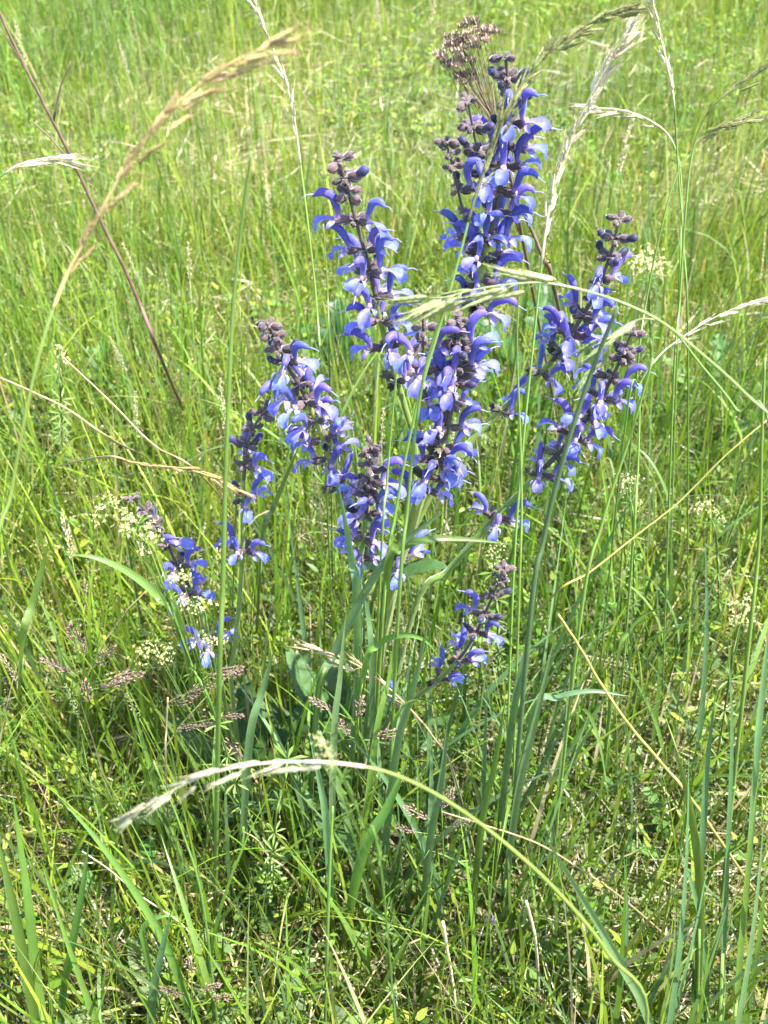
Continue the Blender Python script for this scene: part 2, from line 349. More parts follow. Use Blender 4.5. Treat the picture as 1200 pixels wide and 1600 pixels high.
def make_calyx(rs, mat, L=10.5, open_=1.0):
    mb = MB(); sides = 10; prof = [(0, .7), (1.5, 1.9), (4, 2.6), (7, 3.1), (9, 3.5 * open_)]
    for i, (x, r) in enumerate(prof):
        x *= L / 10.5
        for k in range(sides):
            a = 2 * math.pi * k / sides; rr = r * (1 + (.17 if k % 2 else -.13)) * rs.uniform(.90, 1.10)
            mb.v.append(V3(x, rr * math.cos(a) - x * .06, rr * math.sin(a) * .85))
    for k in range(sides):
        a = 2 * math.pi * k / sides; ext = L + (1.8 if k % 2 else -1.0); r = prof[-1][1] * ((1.12 if k % 2 else .95) if open_ >= 1 else (.28 if k % 2 else .5))
        mb.v.append(V3(ext, r * math.cos(a) - ext * .06, r * math.sin(a) * .85))
    for i in range(len(prof)):
        for k in range(sides):
            k2 = (k + 1) % sides; mb.f.append((i * sides + k, i * sides + k2, (i + 1) * sides + k2, (i + 1) * sides + k))
    mb.f.append(tuple(reversed(range(sides))))
    # small pointed bract below
    v, f = sheet([V3(0, -.5), V3(2.5, -3.4), V3(6.5, -5.0)], [.0014, .0028, .0022, .0003], .25, 3, 2); mb.add(v, f)
    for s_ in (-1, 1):
        v, f = sheet([V3(0, .4), V3(2.5, 1.6), V3(5.5 + rs.uniform(-1, 1), 1.2)], [.0009, .0019, .0014, .0002], .3, 3, 2, yaw=s_ * R(rs.uniform(35, 65)), roll=s_ * R(rs.uniform(-40, 20))); mb.add(v, f)
    return mb.mesh(mat, 'calyx')
def make_flower(seed):
    rs = random.Random(seed); o = rs.uniform(-1, 1); D = {}
    j = lambda s: rs.uniform(-s, s)
    # corolla tube
    P = catmull([V3(4, -.3), V3(8, .1), V3(11, .6), V3(13, .9)], 3)
    D['flower'] = (lambda q: mesh_from(q[0], q[1], M['tube'], 'flower'))(lob(P, interp([.0016, .0019, .0024, .0027], len(P)), interp([.0016, .0021, .0028, .003], len(P))))
    # hooded, sickle-shaped upper lip
    hk = 1 + .12 * o
    P = catmull([V3(10.0, .8), V3(11.2, 6.0), V3(13.0 + j(.6), 11.5), V3(16.2 + j(1.2), 17.0 * hk), V3(20.8 + j(1.2), 20.2 * hk), V3(25.0 + j(1), 19.6 * hk + j(1.2)), V3(27.0 + j(1), 17.4 * hk)], 3)
    n = len(P)
    q = lob(P, interp([.0018, .0023, .0026, .0030, .0029, .0022, .0004], n), interp([.0019, .0030, .0040, .0046, .0042, .0030, .0006], n), 10, .42)
    D['upper_lip'] = mesh_from(*q, M['upper'], 'upper_lip')
    # three-lobed lower lip
    mb = MB(); dr = j(1.2)
    P = [V3(11.5, -.4), V3(16, .2), V3(21, -.8 + dr * .5), V3(24.6, -3.8 + dr), V3(25.0, -8.2 + dr)]
    P = catmull(P, 3)
    v, f = sheet(P, interp([.0016, .0019, .0024, .0038, .0052, .0050, .0030], 9), .55, 8, 6, ruff=.0006, rs=rs.uniform(0, 6)); mb.add(v, f)
    for s in (-1, 1):
        P2 = catmull([V3(0, 0), V3(3.2, .4), V3(6.0, -1.2), V3(7.2, -3.8)], 2)
        v, f = sheet(P2, interp([.0012, .0020, .0023, .0017, .0005], 6), .25, 5, 4, yaw=s * R(58 + j(10)), roll=s * R(-25), off=V3(13, -.4, s * 1.4)); mb.add(v, f)
    D['lower_lip'] = mb.mesh(M['lower'], 'lower_lip')
    P = catmull([V3(24.5, 18.6 * hk), V3(28.5, 19.0 * hk), V3(32, 18.4 * hk + j(1.5)), V3(35, 17.0 * hk + j(2))], 3)
    D['style'] = mesh_from(*tube(P, (.00038, .0002), 5), M['style'], 'style')
    D['calyx'] = make_calyx(rs, M['calyx'])
    return D
FLOWERS = [make_flower(s) for s in range(12)]
CALYX = [make_calyx(random.Random(40 + s), M['calyx'], 9.5, .92) for s in range(4)]
CALYX_G = [make_calyx(random.Random(60 + s), M['calyx_green'], 10.5, 1.1) for s in range(4)]
def make_bud(seed):
    rs = random.Random(seed); k = rs.uniform(.8, 1.15)
    P = catmull([V3(5, 0), V3(8, .6), V3(11, 1.6 * k), V3(13.6 * k, 2.2 * k), V3(15.6 * k, 1.4), V3(16.2 * k, .6)], 2); n = len(P)
    return mesh_from(*lob(P, interp([.001, .0022, .0029, .0032, .0024, .0004], n), interp([.001, .0024, .0034, .0038, .003, .0005], n), 9), M['bud'], 'bud')
BUDS = [make_bud(80 + s) for s in range(4)]
def leaf_mesh(L, W, mat, teeth=14, depth=.06, lobes=0, lobe_depth=0.0, droop=.4, fold=.25, seed=0, heart=.0, rugose=.0, rows=None):
    """leaf along +X with a midrib fold, toothed or deeply lobed margin, curling down towards the tip"""
    rs = random.Random(seed); rows = rows or max(18, teeth * 2, lobes * 6); cols = 6; v = []; f = []
    ph = rs.uniform(0, 6)
    for i in range(rows + 1):
        t = i / rows
        w = W * .5 * (math.sin(math.pi * min(1, t * .92 + .05 + heart)) ** .75) * (1 - .35 * t)
        if t > .93: w *= max(.05, (1 - t) / .07)
        if teeth: w *= 1 + depth * (1 - 2 * ((t * teeth) % 1))
        if lobes: w *= 1 - lobe_depth * (.5 + .5 * math.cos(2 * math.pi * t * lobes)) ** 1.3
        th = -droop * t * t; x = L * t * (1 - .12 * droop * t); z = -L * droop * .5 * t * t
        z += .012 * L * math.sin(t * 7 + ph)
        for jx in range(cols + 1):
            s = jx / cols * 2 - 1
            zz = z + abs(s) * w * fold + .03 * W * math.sin(t * 11 + s * 3 + ph) * abs(s)
            if rugose: zz += rugose * W * math.sin(t * 60 + abs(s) * 9) * (1 - abs(s)) * abs(s) * 4
            v.append((x + abs(s) * w * (.35 if lobes else .15), w * s, zz))
    for i in range(rows):
        for jx in range(cols):
            a = i * (cols + 1) + jx; f.append((a, a + 1, a + cols + 2, a + cols + 1))
    o = len(v); P = [Vector((L * t * (1 - .12 * droop * t), 0, -L * droop * .5 * t * t + .012 * L * math.sin(t * 7 + ph) - .0006)) for t in [k / 10 for k in range(10)]]
    q = tube(P, (max(.0006, W * .018), .0003), 5); v.extend(tuple(a) for a in q[0]); f.extend(tuple(i + o for i in g) for g in q[1])
    return mesh_from(v, f, mat, 'leaf')
SAGE_LEAVES = [leaf_mesh(.125, .036, M['sage_leaf'], 26, .09, droop=.5, seed=s, rugose=.02, rows=52) for s in range(3)]
SMALL_LEAVES = [leaf_mesh(.05, .022, M['sage_leaf'], 14, .10, droop=.5, seed=9 + s, rugose=.02) for s in range(2)]

def put_flower(root, p, out, up, s, rs):
    D = rs.choice(FLOWERS); mw = frame(p, out, Vector(up) + Vector((rs.gauss(0, .22), rs.gauss(0, .22), 0)), s) @ Matrix.Rotation(rs.gauss(0, .16), 4, 'Y')
    fl = link('flower', D['flower'], root, mw)
    for k in ('upper_lip', 'lower_lip', 'style', 'calyx'): link(k, D[k], fl)
    return fl
def put_bud(root, p, out, up, s, rs):
    b = link('bud', rs.choice(BUDS), root, frame(p, out, up, s)); link('calyx', rs.choice(CALYX), b); return b
def put_calyx(root, p, out, up, s, rs, green=False):
    return link('calyx', rs.choice(CALYX_G if green else CALYX), root, frame(p, out, up, s))
def whorl(root, p, T, kinds, s, rs, az0=None):
    """kinds: string of f (flower), b (bud), c (calyx), g (green calyx)"""
    az = (rs.uniform(-.55, .55) + (0 if rs.random() < .7 else math.pi / 2)) if az0 is None else az0
    if kinds.count('f') > 3:
        k = list(kinds)
        while k.count('f') > 3: k.remove('f')
        kinds = ''.join(k)
    if kinds.count('c') >= 2: kinds = kinds + 'c'
    n = len(kinds)
    for i, k in enumerate(kinds):
        a = az + 2 * math.pi * i / n + rs.uniform(-.25, .25)
        out = Vector((math.cos(a), math.sin(a), 0)); up = (Vector((0, 0, .75)) + T * .35)
        o2 = (out - T * out.dot(T) * .6).normalized()
        tilt = rs.uniform(.0, .35) if k in 'fb' else rs.uniform(-.1, .5)
        d = (o2 + Vector((0, 0, tilt))).normalized(); q = p + o2 * .0018 + T * rs.uniform(-.002, .002)
        ss = s * rs.uniform(.84, 1.1)
        if k == 'f': put_flower(root, q, d, up, ss, rs)
        elif k == 'b': put_bud(root, q, d, up, ss, rs)
        elif k == 'c': put_calyx(root, q, d, up, ss * rs.uniform(.62, .98), rs)
        elif k == 'g': put_calyx(root, q, d, up, ss, rs, True)
def sage(label, pix, base, whorls, rad=(.0011, .0030), s=1.0, seed=0, y_tip=.66, branches=(), leaves=(), purple=.45, y_mid=None):
    """pix: pixels from the tip down; base: ground pixel; whorls: (pixel height, kinds)"""
    rs = random.Random(seed); B = ground(*base); n = len(pix)
    # forward distance goes evenly from the base (soil) to the tip along the stem
    d = [0]
    for i in range(1, n): d.append(d[-1] + math.dist(pix[i], pix[i - 1]))
    tot = d[-1] + math.dist(pix[-1], base)
    P = [at(px, py, y_tip + (B.y - y_tip) * (d[i] / tot) ** 1.2) for i, (px, py) in enumerate(pix)]
    P.append(B + Vector((0, 0, -.015)))
    root = thing('blue_sage', label, 'flower', B, 'blue sage stems growing from one clump')
    loc = [p - B for p in P]; C = catmull(loc, 6); m = len(C)
    ycut = purple; cut = max(2, int(m * ycut))
    rr = [rad[0] + (rad[1] - rad[0]) * min(1, (i / m) / .75) for i in range(m)]
    v, f = tube(C[:cut + 1], rr[:cut + 1], 8, True); link('upper_stem', mesh_from(v, f, M['sage_stem_top'], 'upper_stem'), root)
    v, f = tube(C[cut:], rr[cut:], 8, True); link('stem', mesh_from(v, f, M['sage_stem'], 'stem'), root)
    def locate(Cl, pxs, py):           # arclength fraction where the path crosses a pixel row
        best = min(range(len(Cl)), key=lambda i: abs(proj(Cl[i] + B)[1] - py)); return best
    for (py, kinds) in whorls:
        i = locate(C, pix, py); T = -tangent(C, i)
        whorl(root, C[i], T, kinds, s, rs)
    for (bp, bw) in branches:          # side branches: pixel path from tip to the joint on this stem
        j = locate(C, pix, bp[-1][1]); yj = (C[j] + B).y
        Q = [at(px, py, yj - .012 * (1 - k / (len(bp) - 1))) - B for k, (px, py) in enumerate(bp[:-1])] + [C[j]]
        Q = catmull(Q, 5); v, f = tube(Q, (.0008, .0012), 6); link('side_branch', mesh_from(v, f, M['sage_stem_top'], 'side_branch'), root)
        for (py, kinds) in bw:
            i = min(range(len(Q)), key=lambda i: abs(proj(Q[i] + B)[1] - py)); whorl(root, Q[i], -tangent(Q, i), kinds, s * .92, rs)
    for (py, az, L) in leaves:
        i = locate(C, pix, py); a = R(az)
        for k in (0, 1):
            aa = a + k * math.pi; dr = Vector((math.cos(aa), math.sin(aa), .8))
            link('leaf', rs.choice(SMALL_LEAVES), root, frame(C[i], dr, (0, 0, 1), L / .05))
    return root
def proj(p):
    x = p.x; y = p.y; z = p.z - CAM_H; dep = y * CP - z * SP; up = y * SP + z * CP
    return 600 + FPX * x / dep, 800 - FPX * up / dep

# the stems, tip first, in photograph pixels
S = .98
sage('tallest blue sage stem, its crowded spike rising beside the dead brown umbel',
     [(790, 92), (795, 140), (796, 195), (788, 260), (776, 320), (762, 380), (748, 440), (735, 500), (715, 580), (688, 680), (655, 790), (612, 940)], (560, 1235),
     [(92, 'cc'), (122, 'bccb'), (160, 'bbcb'), (198, 'fcbf'), (232, 'fbfc'), (262, 'ffbff'), (296, 'fffff'), (330, 'fffcf'), (366, 'ffffg'), (404, 'fgffg'), (440, 'fgfgf'), (482, 'fggfg')],
     (.0012, .0040), S * 1.0, 1, .70, [([(731, 158), (740, 205), (748, 245), (758, 290), (774, 330)], [(162, 'cc'), (198, 'bccc'), (238, 'bcbc'), (272, 'fcf')]),
                                     ([(697, 222), (707, 260), (716, 300), (728, 345), (752, 420)], [(224, 'cc'), (240, 'cc'), (262, 'ccc'), (298, 'bcf'), (332, 'cb'), (372, 'ff'), (400, 'f')])], purple=.40)
sage('blue sage stem with widely spaced flower pairs, leaning towards the tallest spike',
     [(530, 250), (543, 295), (556, 345), (572, 400), (584, 450), (594, 500), (606, 548), (620, 592), (634, 640), (648, 700), (640, 800), (612, 930)], (560, 1230),
     [(250, 'cc'), (276, 'bccb'), (306, 'cccc'), (346, 'fccf'), (388, 'fbfb'), (424, 'fbff'), (464, 'fffcf'), (500, 'fffff'), (542, 'ffgff'), (590, 'ffggf')],
     (.0011, .0030), S * .98, 2, .66, purple=.36)
sage('dense middle sage spike on the thickest green stem, brown calyxes crowded at its top',
     [(716, 500), (715, 545), (712, 590), (704, 640), (692, 690), (676, 730), (655, 775), (640, 830), (618, 900), (595, 985)], (556, 1240),
     [(500, 'cc'), (514, 'cccc'), (530, 'ccccc'), (548, 'cccbcf'), (572, 'fcbcbf'), (600, 'fbfcff'), (630, 'fffffc'), (662, 'ffffff'), (694, 'ffgfgf'), (716, 'ggfgfg'), (742, 'fcgf'), (770, 'fcff'), (876, 'fgf')],
     (.0012, .0048), S * 1.0, 3, .605, [([(661, 490), (661, 520), (660, 560), (663, 610), (690, 690)], [(492, 'cc'), (514, 'ccc'), (538, 'fcf'), (580, 'fcf'), (618, 'ff')])], purple=.40, leaves=[(905, 170, .05)])
sage('blue sage stem with a curved violet tip beside the dark lobed leaf',
     [(418, 505), (430, 535), (448, 570), (468, 602), (486, 640), (502, 680), (516, 722), (530, 765), (542, 820), (552, 890), (560, 980)], (545, 1235),
     [(506, 'ccc'), (524, 'cccc'), (546, 'bcbc'), (566, 'fcbf'), (600, 'fcfc'), (626, 'ffcff'), (654, 'fffff'), (684, 'fffgf'), (714, 'fgff'), (768, 'fgf')],
     (.0011, .0030), S * .96, 4, .62, purple=.34)
sage('dark low sage spike thick with brown calyxes and black buds',
     [(578, 695), (577, 735), (574, 780), (570, 825), (565, 868), (562, 920), (562, 1000)], (545, 1245),
     [(696, 'cc'), (708, 'cccc'), (726, 'bccc'), (746, 'fcbcf'), (774, 'bcfcbf'), (804, 'fbfcf'), (836, 'ffbff'), (870, 'fcff')],
     (.0011, .0028), S * .92, 5, .585, purple=.38)
sage('thin sage stem with a bent withered tip and few widely spaced flowers',
     [(426, 632), (404, 655), (388, 690), (382, 735), (379, 790), (379, 860), (374, 940), (366, 1020), (362, 1080)], (380, 1230),
     [(634, 'c'), (652, 'cbc'), (674, 'bcc'), (696, 'cbcb'), (730, 'fccf'), (776, 'fbcf'), (858, 'fgff')],
     (.0010, .0027), S * .92, 6, .62, purple=.38)
sage('low leaning sage stem with a greyish withered tip behind the cream bedstraw',
     [(207, 778), (232, 803), (255, 838), (275, 878), (296, 918), (314, 960), (330, 1010), (345, 1070)], (385, 1240),
     [(780, 'ccc'), (798, 'cccc'), (822, 'cbcc'), (850, 'fcbc'), (884, 'fbcf'), (926, 'ffgf'), (1005, 'fgff')],
     (.0010, .0024), S * .88, 7, .64, purple=.5)
sage('upper slanting blue sage stem leaning away from the tallest spike',
     [(967, 340), (961, 372), (948, 415), (930, 458), (906, 500), (878, 545), (845, 582), (800, 625), (752, 672), (705, 725), (660, 800), (615, 925)], (565, 1235),
     [(341, 'ccc'), (372, 'bccb'), (402, 'bcbb'), (436, 'fccf'), (468, 'bfcf'), (496, 'ffbff'), (526, 'ffgff'), (550, 'fgff'), (584, 'fgf'), (642, 'fgf')],
     (.0011, .0030), S * .96, 8, .70, purple=.46)
sage('lower slanting blue sage stem with a dark brown tip, below the other leaning stem',
     [(988, 518), (974, 552), (952, 598), (926, 642), (892, 686), (850, 732), (804, 778), (758, 826), (700, 892), (645, 960)], (575, 1240),
     [(520, 'ccc'), (546, 'bccb'), (562, 'ccbc'), (592, 'fccfc'), (620, 'fbff'), (648, 'ffbff'), (676, 'fgff'), (706, 'fgf'), (738, 'ffgf'), (808, 'fgff')],
     (.0011, .0030), S * .94, 9, .665, purple=.5)
sage('short sage stem bent low over the grass at the foot of the clump',
     [(786, 890), (774, 922), (757, 960), (738, 1000), (712, 1036), (680, 1066), (640, 1098), (604, 1130)], (562, 1240),
     [(890, 'ccc'), (908, 'ccc'), (930, 'bcc'), (958, 'bcfb'), (986, 'fcbb'), (1030, 'fcbf'), (1062, 'ffg'), (1106, 'fb')],
     (.0010, .0024), S * .90, 10, .575, purple=.5)

def rosette(label, base, leaves, mats, name='sage_rosette', cat='leaves', group=None):
    B = ground(*base); r = thing(name, label, cat, B, group); rs = random.Random(int(base[0]))
    for (az, el, s, off) in leaves:
        a = R(az); o = Vector((math.cos(a), math.sin(a), 0)) * off; d = Vector((math.cos(a) * math.cos(R(el)), math.sin(a) * math.cos(R(el)), math.sin(R(el))))
        b = Vector((0, 0, -.005)) + o * .3; e = b + d * .05 * s
        v, f = tube(catmull([b, b.lerp(e, .5) + Vector((0, 0, .006)), e], 3), (.0016, .0012), 6)
        lf = link('leaf', rs.choice(mats), r, frame(e, d, (0, 0, 1), s))
        st = link('leaf_stalk', mesh_from(v, f, M['sage_stem'], 'leaf_stalk'), r)
    return r
rosette('large wrinkled dark green toothed leaves at the foot of the sage clump', (545, 1225),
        [(100, 62, 1.0, .02), (160, 58, 1.1, .03), (60, 55, .9, .02), (210, 38, 1.0, .02), (270, 45, .9, .02), (330, 42, .95, .02), (20, 50, .9, .02), (130, 70, 1.15, .02), (245, 60, .9, .03)], SAGE_LEAVES)
rosette('upright dark green toothed leaves beside the thin bent sage stem', (400, 1270),
        [(95, 72, 1.05, .02), (150, 60, 1.0, .02), (50, 66, 1.0, .02), (200, 45, .9, .02), (280, 35, 1.0, .02), (330, 40, .9, .02)], SAGE_LEAVES)

# ------------------------------------------------------------------ grasses with seed heads
def make_spikelet(seed, mat, L=.024, W=.0040, n=7, awn=.012):
    """brome spikelet along +X: overlapping pointed lemmas with awns"""
    rs = random.Random(seed); mb = MB()
    for i in range(n):
        t = i / n; s = 1 if i % 2 else -1; x0 = L * t * .62; l = L * .42 * (1 - .15 * t)
        w = W * .5 * (1 - .35 * t) * rs.uniform(.85, 1.1); ys = s * W * .17 * (1 - .4 * t)
        ring = []
        for (u, ww) in ((0, .35), (.35, 1), (.7, .75), (1, .06)):
            ring.append([(x0 + l * u, ys + s * u * W * .16 + ww * w * math.cos(a), ww * w * .8 * math.sin(a)) for a in (0, 1.57, 3.14, 4.71)])
        o = len(mb.v)
        for r_ in ring: mb.v.extend(r_)
        for k in range(3):
            for q in range(4): mb.f.append((o + k * 4 + q, o + k * 4 + (q + 1) % 4, o + k * 4 + 4 + (q + 1) % 4, o + k * 4 + 4 + q))
        if awn:
            tip = Vector((x0 + l, ys + s * W * .16, 0)); e = tip + Vector((awn * rs.uniform(.6, 1.1), s * awn * rs.uniform(.02, .22), awn * rs.uniform(-.12, .12)))
            v, f = tube([tip, e], [.00022, .00008], 3); mb.add(v, f)
    return mb.mesh(mat, 'spikelet')
SPK = {k: [make_spikelet(s, M[k]) for s in range(3)] for k in ('golden', 'olive', 'palegreen', 'straw_pale', 'straw', 'whitegreen')}
def fine_head(seed, mat, L=.07, W=.010, n=40):
    """narrow panicle of tiny spikelets along +Z, one mesh"""
    rs = random.Random(seed); mb = MB()
    v, f = tube([Vector((0, 0, 0)), Vector((0, 0, L))], [.0005, .0002], 4); mb.add(v, f)
    for i in range(n):
        t = rs.random(); a = rs.uniform(0, 6.28); r = W * .5 * math.sin(math.pi * min(1, t * .9 + .1)) * rs.uniform(.3, 1)
        p = Vector((math.cos(a) * r, math.sin(a) * r, L * t)); d = Vector((math.cos(a) * .45, math.sin(a) * .45, 1)).normalized(); l = rs.uniform(.004, .007)
        s = d.orthogonal().normalized() * rs.uniform(.0005, .0009); b = d.cross(s)
        o = len(mb.v); mb.v.extend([p, p + d * l * .5 + s, p + d * l * .5 + b, p + d * l * .5 - s, p + d * l * .5 - b, p + d * l])
        mb.f.extend([(o + i0, o + i1, o + i2) for (i0, i1, i2) in ((0, 2, 1), (0, 3, 2), (0, 4, 3), (0, 1, 4), (5, 1, 2), (5, 2, 3), (5, 3, 4), (5, 4, 1))])
    return mb.mesh(mat, 'seed_head')
def blade_mesh(L, W, az, tilt, curv, mat, segs=12, fold=.35, twist=.0):
    """one grass leaf with a keel, along a curving spine, from the origin"""
    p = Vector((0, 0, 0)); v = []; f = []
    for i in range(segs + 1):
        t = i / segs; th = tilt + curv * t ** 1.5
        hd = Vector((math.cos(az), math.sin(az), 0)); T = hd * math.sin(th) + Vector((0, 0, math.cos(th))); nrm = hd * math.cos(th) - Vector((0, 0, math.sin(th)))
        sd = Vector((-hd.y, hd.x, 0)); tw = twist * t; sd, nrm = sd * math.cos(tw) + nrm * math.sin(tw), nrm * math.cos(tw) - sd * math.sin(tw)
        w = W * .5 * (.55 + .45 * min(1, t * 4)) * max(.03, 1 - t ** 2.6)
        v.extend([p - sd * w - nrm * w * fold, p.copy(), p + sd * w - nrm * w * fold])
        p = p + T * (L / segs)
    for i in range(segs):
        for k in (0, 1):
            a = i * 3 + k; f.append((a, a + 1, a + 4, a + 3))
    return mesh_from(v, f, mat, 'blade')
def stalk(name, label, cat, pts, base=None, rad=(.0004, .0011), mat='culm', head=None, blades=0, seed=0, group=None, floor=True, node=True):
    """pts: (px, py, Y) from the tip down. head: (control point where it ends, count, spikelet kind, scale, spread)"""
    rs = random.Random(seed)
    P = [at(*p) for p in pts]
    if base is not None: P.append((ground(*base) if len(base) == 2 else Vector(base)) + Vector((0, 0, -.01)))
    B = P[-1].copy(); root = thing(name, label, cat, B, group)
    C = catmull([p - B for p in P], 7)
    v, f = tube(C, rad, 6); link('stem', mesh_from(v, f, M[mat], 'stem'), root)
    if node and base is not None:
        for s_ in (.62, .8):
            p, T = path_at(C, s_); r_ = rad[0] + (rad[1] - rad[0]) * s_
            v, f = tube([p - T * .004, p, p + T * .004], [r_ * 1.0, r_ * 1.6, r_ * 1.0], 6); link('node', mesh_from(v, f, M[mat], 'node'), root)
    if head:
        idx, cnt, kind, sc, spread = head; hl = plen(C[:idx * 7 + 1]); frac = hl / plen(C)
        sh = None; mb = MB(); spots = []; k = max(3, next((i for i in range(2, len(C)) if plen(C[:i]) > hl * 1.04), len(C) - 1)); mb.add(*tube(C[:k + 1], [(rad[0] + (rad[1] - rad[0]) * i / len(C)) * 1.25 for i in range(k + 1)], 5))
        for i in range(cnt):
            s_ = frac * (max(0, i + rs.uniform(-.3, .3) + .2) / cnt) ** 1.45
            p, T = path_at(C, max(0, s_)); T = -T; a = rs.uniform(0, 6.28); o = T.orthogonal().normalized(); o = (o * math.cos(a) + T.cross(o) * math.sin(a))
            pl = rs.uniform(.2, 1) * spread; e = p + T * pl * .9 + o * pl * .5 + Vector((0, 0, -pl * .3))
            v, f = tube([p, e], [.00028, .0002], 4); mb.add(v, f)
            d = (T + o * rs.uniform(.05, .35) + Vector((0, 0, -.15))).normalized(); spots.append((e, d))
        sh = link('seed_head', mb.mesh(M[kind], 'seed_head'), root)
        for (e, d) in spots:
            link('spikelet', rs.choice(SPK[kind]), sh, frame(e - d * .001, d, Vector((rs.uniform(-1, 1), rs.uniform(-1, 1), rs.uniform(-1, 1))), sc * rs.uniform(.8, 1.1)))
    for k in range(blades):
        s_ = rs.uniform(.45, .92); p, T = path_at(C, s_)
        link('blade', blade_mesh(rs.uniform(.10, .22), rs.uniform(.003, .006), rs.uniform(0, 6.28), rs.uniform(.15, .5), rs.uniform(.4, 1.5), M['blade'], twist=rs.uniform(-1, 1)), root, Matrix.Translation(p))
    return root
# named seed heads
stalk('brome_stalk', 'golden brown grass head arching over the dry brown dead stem', 'grass stalk',
      [(412, 75, .43), (350, 105, .43), (285, 155, .425), (225, 222, .42), (180, 290, .42), (140, 365, .415), (100, 440, .41), (60, 560, .39), (20, 760, .37), (-20, 1050, .34)], (-60, 1900), (.0003, .0010), 'culm', (6, 38, 'golden', .56, .007), 0, 1)
stalk('brome_stalk', 'olive brown nodding grass head crossing in front of the tallest sage spike', 'grass stalk',
      [(975, 14, .62), (920, 38, .62), (862, 78, .615), (820, 125, .61), (790, 180, .60), (768, 240, .595), (742, 310, .585), (718, 400, .575), (690, 500, .565), (650, 640, .55), (618, 800, .54), (598, 960, .53)], (575, 1330), (.0003, .0012), 'culm', (6, 40, 'olive', .60, .006), 1, 2)
stalk('brome_stalk', 'pale straw coloured straight grass head standing beside the tallest sage spike', 'grass stalk',
      [(978, 55, .66), (940, 118, .66), (908, 180, .66), (882, 245, .66), (862, 310, .655), (850, 380, .65), (835, 520, .64), (815, 720, .62), (800, 950, .60)], (790, 1340), (.0003, .0012), 'culm', (5, 36, 'straw_pale', .66, .005), 1, 3)
stalk('brome_stalk', 'pale green grass head bent over level across the slanting sage stems', 'grass stalk',
      [(690, 466, .50), (745, 452, .50), (800, 444, .50), (850, 442, .50), (905, 452, .50), (970, 472, .495), (1035, 504, .49), (1100, 556, .48), (1165, 615, .47), (1240, 700, .45), (1300, 900, .42)], (1330, 1500), (.0003, .0011), 'culm', (4, 11, 'palegreen', 1.0, .012), 0, 4)
stalk('brome_stalk', 'second pale green grass head with long loose spikelets beside the dark brown sage tip', 'grass stalk',
      [(935, 540, .52), (970, 512, .52), (1010, 498, .52), (1050, 515, .515), (1095, 570, .51), (1150, 640, .50), (1220, 760, .48)], (1290, 1450), (.0003, .0010), 'culm', (2, 7, 'palegreen', .9, .014), 0, 5)
stalk('brome_stalk', 'blurred whitish grass head hanging low over the grass at the foot of the sage', 'grass stalk',
      [(205, 1275, .262), (265, 1238, .262), (330, 1208, .262), (400, 1194, .262), (470, 1190, .262), (540, 1194, .262), (610, 1208, .262), (690, 1246, .262), (780, 1310, .26), (870, 1392, .255), (950, 1490, .25), (1010, 1610, .25)], (.175, .262, 0), (.0003, .0012), 'culm', (5, 17, 'whitegreen', .72, .005), 0, 6)
stalk('brome_stalk', 'dry straw coloured grass head drooping among the leaves under the sage', 'grass stalk',
      [(490, 1012, .53), (535, 1028, .53), (575, 1050, .53), (615, 1082, .53), (650, 1118, .53), (676, 1150, .53), (710, 1210, .53)], (760, 1370), (.0004, .0010), 'straw', (4, 11, 'straw', .7, .008), 0, 7)
stalk('brome_stalk', 'straw yellow grass stalk with a tight head, standing behind the golden arching head', 'grass stalk',
      [(388, -20, .78), (412, 40, .78), (436, 100, .78), (455, 160, .77), (466, 230, .77), (480, 340, .75), (495, 480, .73), (505, 650, .71)], (520, 1000), (.0003, .0011), 'culm', (4, 14, 'straw_pale', .66, .004), 1, 8)
stalk('brome_stalk', 'olive grass head bowed to one side on a thin stalk at the meadow edge', 'grass stalk',
      [(1240, 60, .70), (1200, 100, .70), (1160, 130, .70), (1115, 165, .70), (1085, 225, .70), (1072, 320, .69), (1062, 470, .68), (1050, 650, .66)], (1040, 1120), (.0003, .0010), 'culm', (3, 12, 'olive', .7, .006), 1, 9)
stalk('brome_stalk', 'small brownish grass head leaning above the slanting sage tips', 'grass stalk',
      [(1160, 188, .75), (1120, 202, .75), (1085, 228, .75), (1055, 280, .74), (1035, 350, .73), (1010, 470, .72), (990, 640, .70)], (960, 1060), (.0003, .0010), 'culm', (2, 9, 'olive', .66, .005), 1, 10)
stalk('brome_stalk', 'pale whitish grass head on a stalk bent sideways, above the slanting sage stems', 'grass stalk',
      [(930, 168, .86), (970, 172, .86), (1010, 185, .86), (1045, 212, .86), (1062, 260, .85), (1065, 340, .84), (1060, 480, .82)], (1050, 950), (.0003, .0010), 'culm', (3, 11, 'straw_pale', .62, .006), 1, 11)
stalk('brome_stalk', 'tall thin pale grass head rising beyond the straw coloured straight head', 'grass stalk',
      [(1012, -15, .84), (1025, 35, .84), (1040, 90, .84), (1052, 150, .83), (1058, 240, .83), (1068, 380, .80), (1075, 560, .78)], (1080, 1000), (.0003, .0010), 'culm', (3, 13, 'straw_pale', .60, .004), 1, 12)
stalk('brome_stalk', 'white bleached grass head bent sideways, beside the dry brown dead stem', 'grass stalk',
      [(92, 246, .66), (55, 250, .66), (18, 264, .66), (-15, 300, .66), (-30, 400, .65), (-35, 600, .62)], (-40, 1150), (.0003, .0010), 'culm', (2, 10, 'straw_pale', .66, .006), 1, 13)
stalk('brome_stalk', 'bleached grass head leaning beside the lobed green leaves', 'grass stalk',
      [(1180, 470, .66), (1140, 485, .66), (1100, 505, .66), (1062, 530, .655), (1030, 556, .65), (1000, 600, .64), (975, 680, .63)], (930, 1150), (.0003, .0009), 'culm', (4, 12, 'straw_pale', .6, .006), 0, 14)
